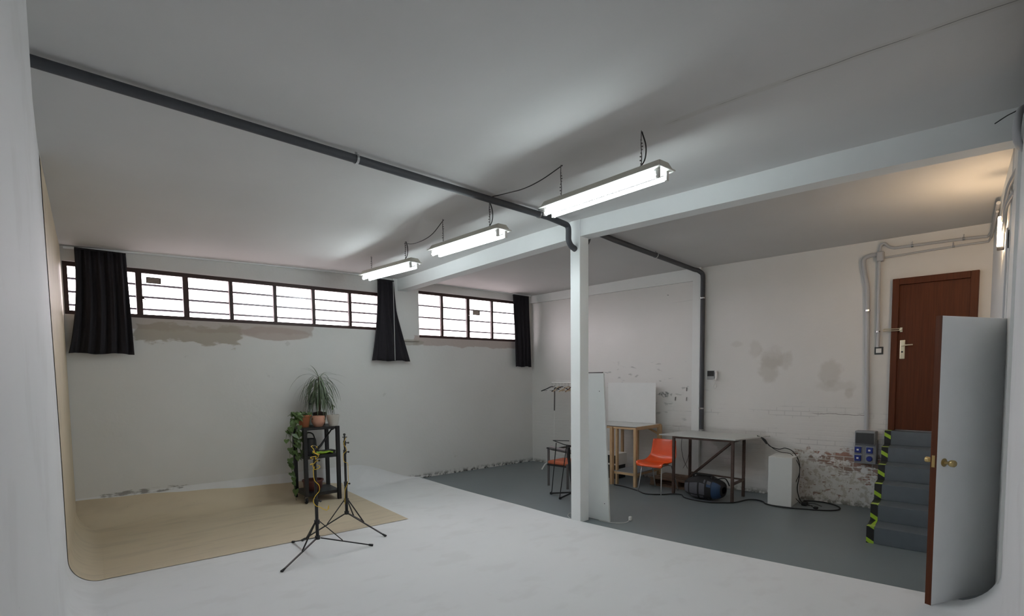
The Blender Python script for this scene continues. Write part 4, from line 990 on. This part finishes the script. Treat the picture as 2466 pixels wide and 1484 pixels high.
part('stand_post', MB().tube([(6.02, 4.80, .12), (6.08, 4.93, .60), (6.08, 4.93, .76)], .022, 10), M['black'], t)
part('stand_top', MB().bar((6.13, 5.27, .83), (6.08, 5.0, .79), .012, .010).bar((6.08, 5.0, .79), (6.08, 4.6, .78), .014, .012).bar((6.13, 5.27, .83), (6.3, 5.1, .82), .01, .01), M['black'], t)

# ------------------------------------------------------------------ clothes rail with hangers
t = thing('clothes_rail', 'thin white clothes rail in the corner left of the pillar', 'clothes rail', (7.9, 6.8, 0))
part('rail_bar', MB().tube([(8.0, 6.90, 1.66), (8.0, 6.0, 1.665)], .012, 10), M['wplast'], t, smooth=True)
part('rail_bar', MB().tube([(8.12, 6.90, 1.69), (8.12, 6.0, 1.695)], .008, 10), M['wplast'], t, smooth=True)
part('rail_upright', MB().tube([(8.0, 6.83, 1.60), (8.0, 6.84, 1.12)], .013, 10), M['gtube'], t, smooth=True, label='dark grey upper pole')
part('rail_upright', MB().tube([(8.0, 6.84, 1.12), (8.0, 6.86, .12)], .005, 8), M['wplast'], t); part('rail_upright', MB().tube([(8.0, 6.02, 1.66), (8.0, 6.02, .12)], .012, 8), M['wplast'], t)
part('rail_foot', MB().tube(spline([(7.62, 6.84, .012), (7.68, 6.83, .08), (7.76, 6.83, .125), (8.0, 6.85, .13), (8.25, 6.86, .12), (8.30, 6.86, .012)], 5), .014, 8), M['wplast'], t, smooth=True)
part('base_bar', MB().tube([(7.76, 6.84, .12), (7.72, 6.0, .12)], .013, 8), M['wplast'], t)
def hanger(label, m, loc, rz, s_=1.0):
    t = thing('coat_hanger', label, 'hanger', loc, rz, 'coat hangers crowded on the clothes rail')
    part('hanger_hook', MB().tube(spline([(0, .0, .055), (-.012, .0, .07), (0, .0, .085), (.016, 0, .072), (.006, 0, .05), (0, 0, .03), (0, 0, .0)], 4), .0022, 6), M['chrome'], t, world=False)
    part('hanger_arms', MB().tube(spline([(-.21 * s_, 0, -.085), (-.10 * s_, 0, -.04), (0, 0, -.0), (.10 * s_, 0, -.04), (.21 * s_, 0, -.085)], 5), [.010] * 3 + [.009] * 15 + [.010] * 3, 8), m, t, smooth=True, world=False)
    part('hanger_bar', MB().tube([(-.18 * s_, 0, -.075), (.18 * s_, 0, -.075)], .004, 6), m, t, world=False)
    return t
cols = [('black coat hanger sticking out at the left end of the rail', 'blackp', 6.90, -55), ('white coat hanger second from the left end of the rail', 'wplast', 6.80, -15), ('pale wooden coat hanger beside the white one', 'hanger', 6.72, 8),
        ('black coat hanger between two pale ones on the rail', 'blackp', 6.65, -28), ('white plastic coat hanger in the middle of the bunch', 'wplast', 6.57, -5), ('pale wooden coat hanger close to the pillar', 'hanger', 6.49, -18), ('dark red coat hanger nearly touching the pillar', 'redpot', 6.41, 6),
        ('pale coat hanger partly hidden by the pillar', 'hanger', 6.34, -12)]
for lb_, m_, y_, a_ in cols: hanger(lb_, M[m_], (8.0, y_, 1.583), math.radians(a_))

# ------------------------------------------------------------------ duffel bag
t = thing('duffel_bag', 'black duffel bag with grey mesh and a blue end under the steel table', 'bag', (7.42, 3.50, 0))
bc = Vector((7.42, 3.50, .165)); ba = math.radians(-4)
def bag(u, v, k=1.0):
    """u around (0..1) in the cross-section, v along the length (-1..1)"""
    a = 2 * PI * u; e1 = .75
    cx_ = math.copysign(abs(math.cos(a)) ** e1, math.cos(a)); cz_ = math.copysign(abs(math.sin(a)) ** e1, math.sin(a))
    r = max(0, 1 - abs(v) ** 3.2) ** .42
    sag = .03 * math.sin(v * 4 + 1) + .012 * math.sin(a * 3 + v * 7)
    top = 1 + (.18 * math.exp(-((v + .0) / .5) ** 2) if cz_ > 0 else 0)
    x = cx_ * .17 * k * (.35 + .65 * r); z = cz_ * (.155 + sag * .3) * k * (.30 + .70 * r) * top; y = v * .285 * (1 + (k - 1) * .5)
    p = Vector((x, y, max(z, -.158))); return Matrix.Rotation(ba, 3, 'Z') @ p + bc
part('bag_body', MB().grid(lambda u, v: bag(u, v * 2 - 1), 40, 40), M['bagblack'], t, smooth=True)
def patch(n, u0, u1, v0, v1, m, k=1.015): part(n, MB().grid(lambda a, b: bag(u0 + (u1 - u0) * a, v0 + (v1 - v0) * b, k), 10, 14), m, t, smooth=True)
patch('mesh_panel', .44, .56, .10, .55, M['bagmesh']); patch('mesh_panel', .44, .56, -.28, .02, M['bagmesh']); patch('mesh_panel', .44, .57, .62, .88, M['bagmesh']); patch('mesh_panel', .575, .63, -.2, .5, M['bagmesh']); patch('mesh_panel', .37, .43, -.55, -.2, M['bagmesh'])
patch('blue_end', .36, .68, -.97, -.60, M['bagblue']); patch('blue_end', .38, .47, -.58, -.34, M['bagblue'], 1.012)
for v0 in (-.32, .06): part('bag_strap', MB().grid(lambda a, b: bag(.30 + .45 * a, v0 + (b - .5) * .09, 1.035), 20, 1), M['bagblack'], t, smooth=True)
part('bag_handle', MB().tube(spline([bag(.30, -.45, 1.0) , bag(.27, -.40, 1.05) + Vector((0, 0, .02)), bag(.28, 0, 1.02) + Vector((-.03, 0, .01)), bag(.30, .38, 1.05) + Vector((-.03, 0, .02)), bag(.32, .46, 1.0)], 7), .014, 8), M['bagblack'], t, smooth=True)
part('bag_strap', MB().tube(spline([bag(.28, -.6, 1.0), bag(.22, -.8, 1.1) + Vector((0, -.02, .03)), bag(.15, -.9, 1.2), bag(.05, -.95, 1.2)], 6), .008, 6), M['bagblack'], t)

# ------------------------------------------------------------------ white plinth box and cables
t = thing('plinth_box', 'tall white block standing on the floor by the white wall', 'box', (7.9, 2.6, 0))
mb = MB(); q = [(7.67, 2.725), (7.705, 2.43), (8.13, 2.47), (8.10, 2.77)]
mb.add([(x, y, 0) for x, y in q] + [(x, y, .665) for x, y in q], [(0,1,2,3),(7,6,5,4),(0,4,5,1),(1,5,6,2),(2,6,7,3),(3,7,4,0)]); part('block', mb, M['boxw'], t, bevel=.006)
cab = [(7.36, 5.02), (7.33, 4.80), (7.22, 4.50), (7.10, 4.28), (7.22, 4.08), (7.36, 3.98), (7.40, 3.86), (7.26, 3.74), (7.20, 3.55), (7.22, 3.33), (7.32, 3.20), (7.45, 3.08), (7.72, 3.02), (7.80, 2.93), (7.76, 2.82), (7.64, 2.72), (7.60, 2.50), (7.70, 2.22), (7.80, 2.02), (7.95, 1.93), (8.12, 1.97), (8.25, 2.12), (8.26, 2.30), (8.18, 2.42)]
tag(part('power_cable', MB().tube(spline([(x, y, .009) for x, y in cab], 6), .009, 8), M['rubber'], smooth=True), 'long black cable snaking over the grey floor from the pine bench to the stairs', 'cable')
t = thing('power_cable', 'pair of thin black cables drooping from the table over the white block', 'cable', (8.0, 2.9, .87))
a = spline([(8.05, 3.02, .895), (8.0, 2.90, .86), (7.98, 2.82, .77), (7.98, 2.70, .735), (7.95, 2.60, .76), (7.95, 2.50, .72), (7.98, 2.43, .58), (7.99, 2.425, .40), (8.0, 2.45, .22), (8.0, 2.43, .10), (8.02, 2.40, .02)], 7)
b = spline([(8.05, 3.02, .895), (8.0, 2.90, .84), (7.98, 2.78, .745), (7.95, 2.66, .70), (7.94, 2.52, .685), (7.94, 2.42, .55), (7.93, 2.41, .42), (7.95, 2.46, .28), (7.96, 2.465, .10), (7.98, 2.40, .015)], 7)
part('cable_strand', MB().tube(a, .006, 6), M['rubber'], t); part('cable_strand', MB().tube(b, .0045, 6), M['rubber'], t)
part('cable_joint', MB().tube([(8.01, 2.93, .865), (7.985, 2.86, .80)], .014, 8), M['rubber'], t)
t = thing('cable_plugs', 'tangle of black cable ends and plugs on the floor right of the white block', 'plugs', (8.0, 2.36, 0))
for p0, p1, p2 in (((8.0, 2.42, .01), (7.9, 2.33, .02), (7.95, 2.24, .01)), ((8.02, 2.40, .01), (7.95, 2.28, .015), (7.82, 2.18, .01)), ((7.98, 2.38, .01), (8.05, 2.26, .02), (7.99, 2.14, .01))): part('cable_strand', MB().tube(spline([p0, p1, p2], 6), .004, 6), M['rubber'], t)
part('plug_body', MB().box((7.90, 2.30, .001), (7.98, 2.37, .05)), M['rubber'], t, bevel=.012); part('plug_body', MB().box((7.80, 2.14, .001), (7.85, 2.19, .03)), M['rubber'], t, bevel=.008)
tag(part('hanging_wires', MB().tube(spline([(8.26, 4.30, .80), (8.25, 4.31, .6), (8.25, 4.27, .4), (8.26, 4.2, .25)], 5), .005, 6).tube(spline([(8.26, 4.18, .82), (8.25, 4.17, .6), (8.25, 4.2, .4), (8.26, 4.28, .25)], 5), .004, 6), M['gtube']), 'thin dark wires hanging down the wall behind the steel table', 'wires')
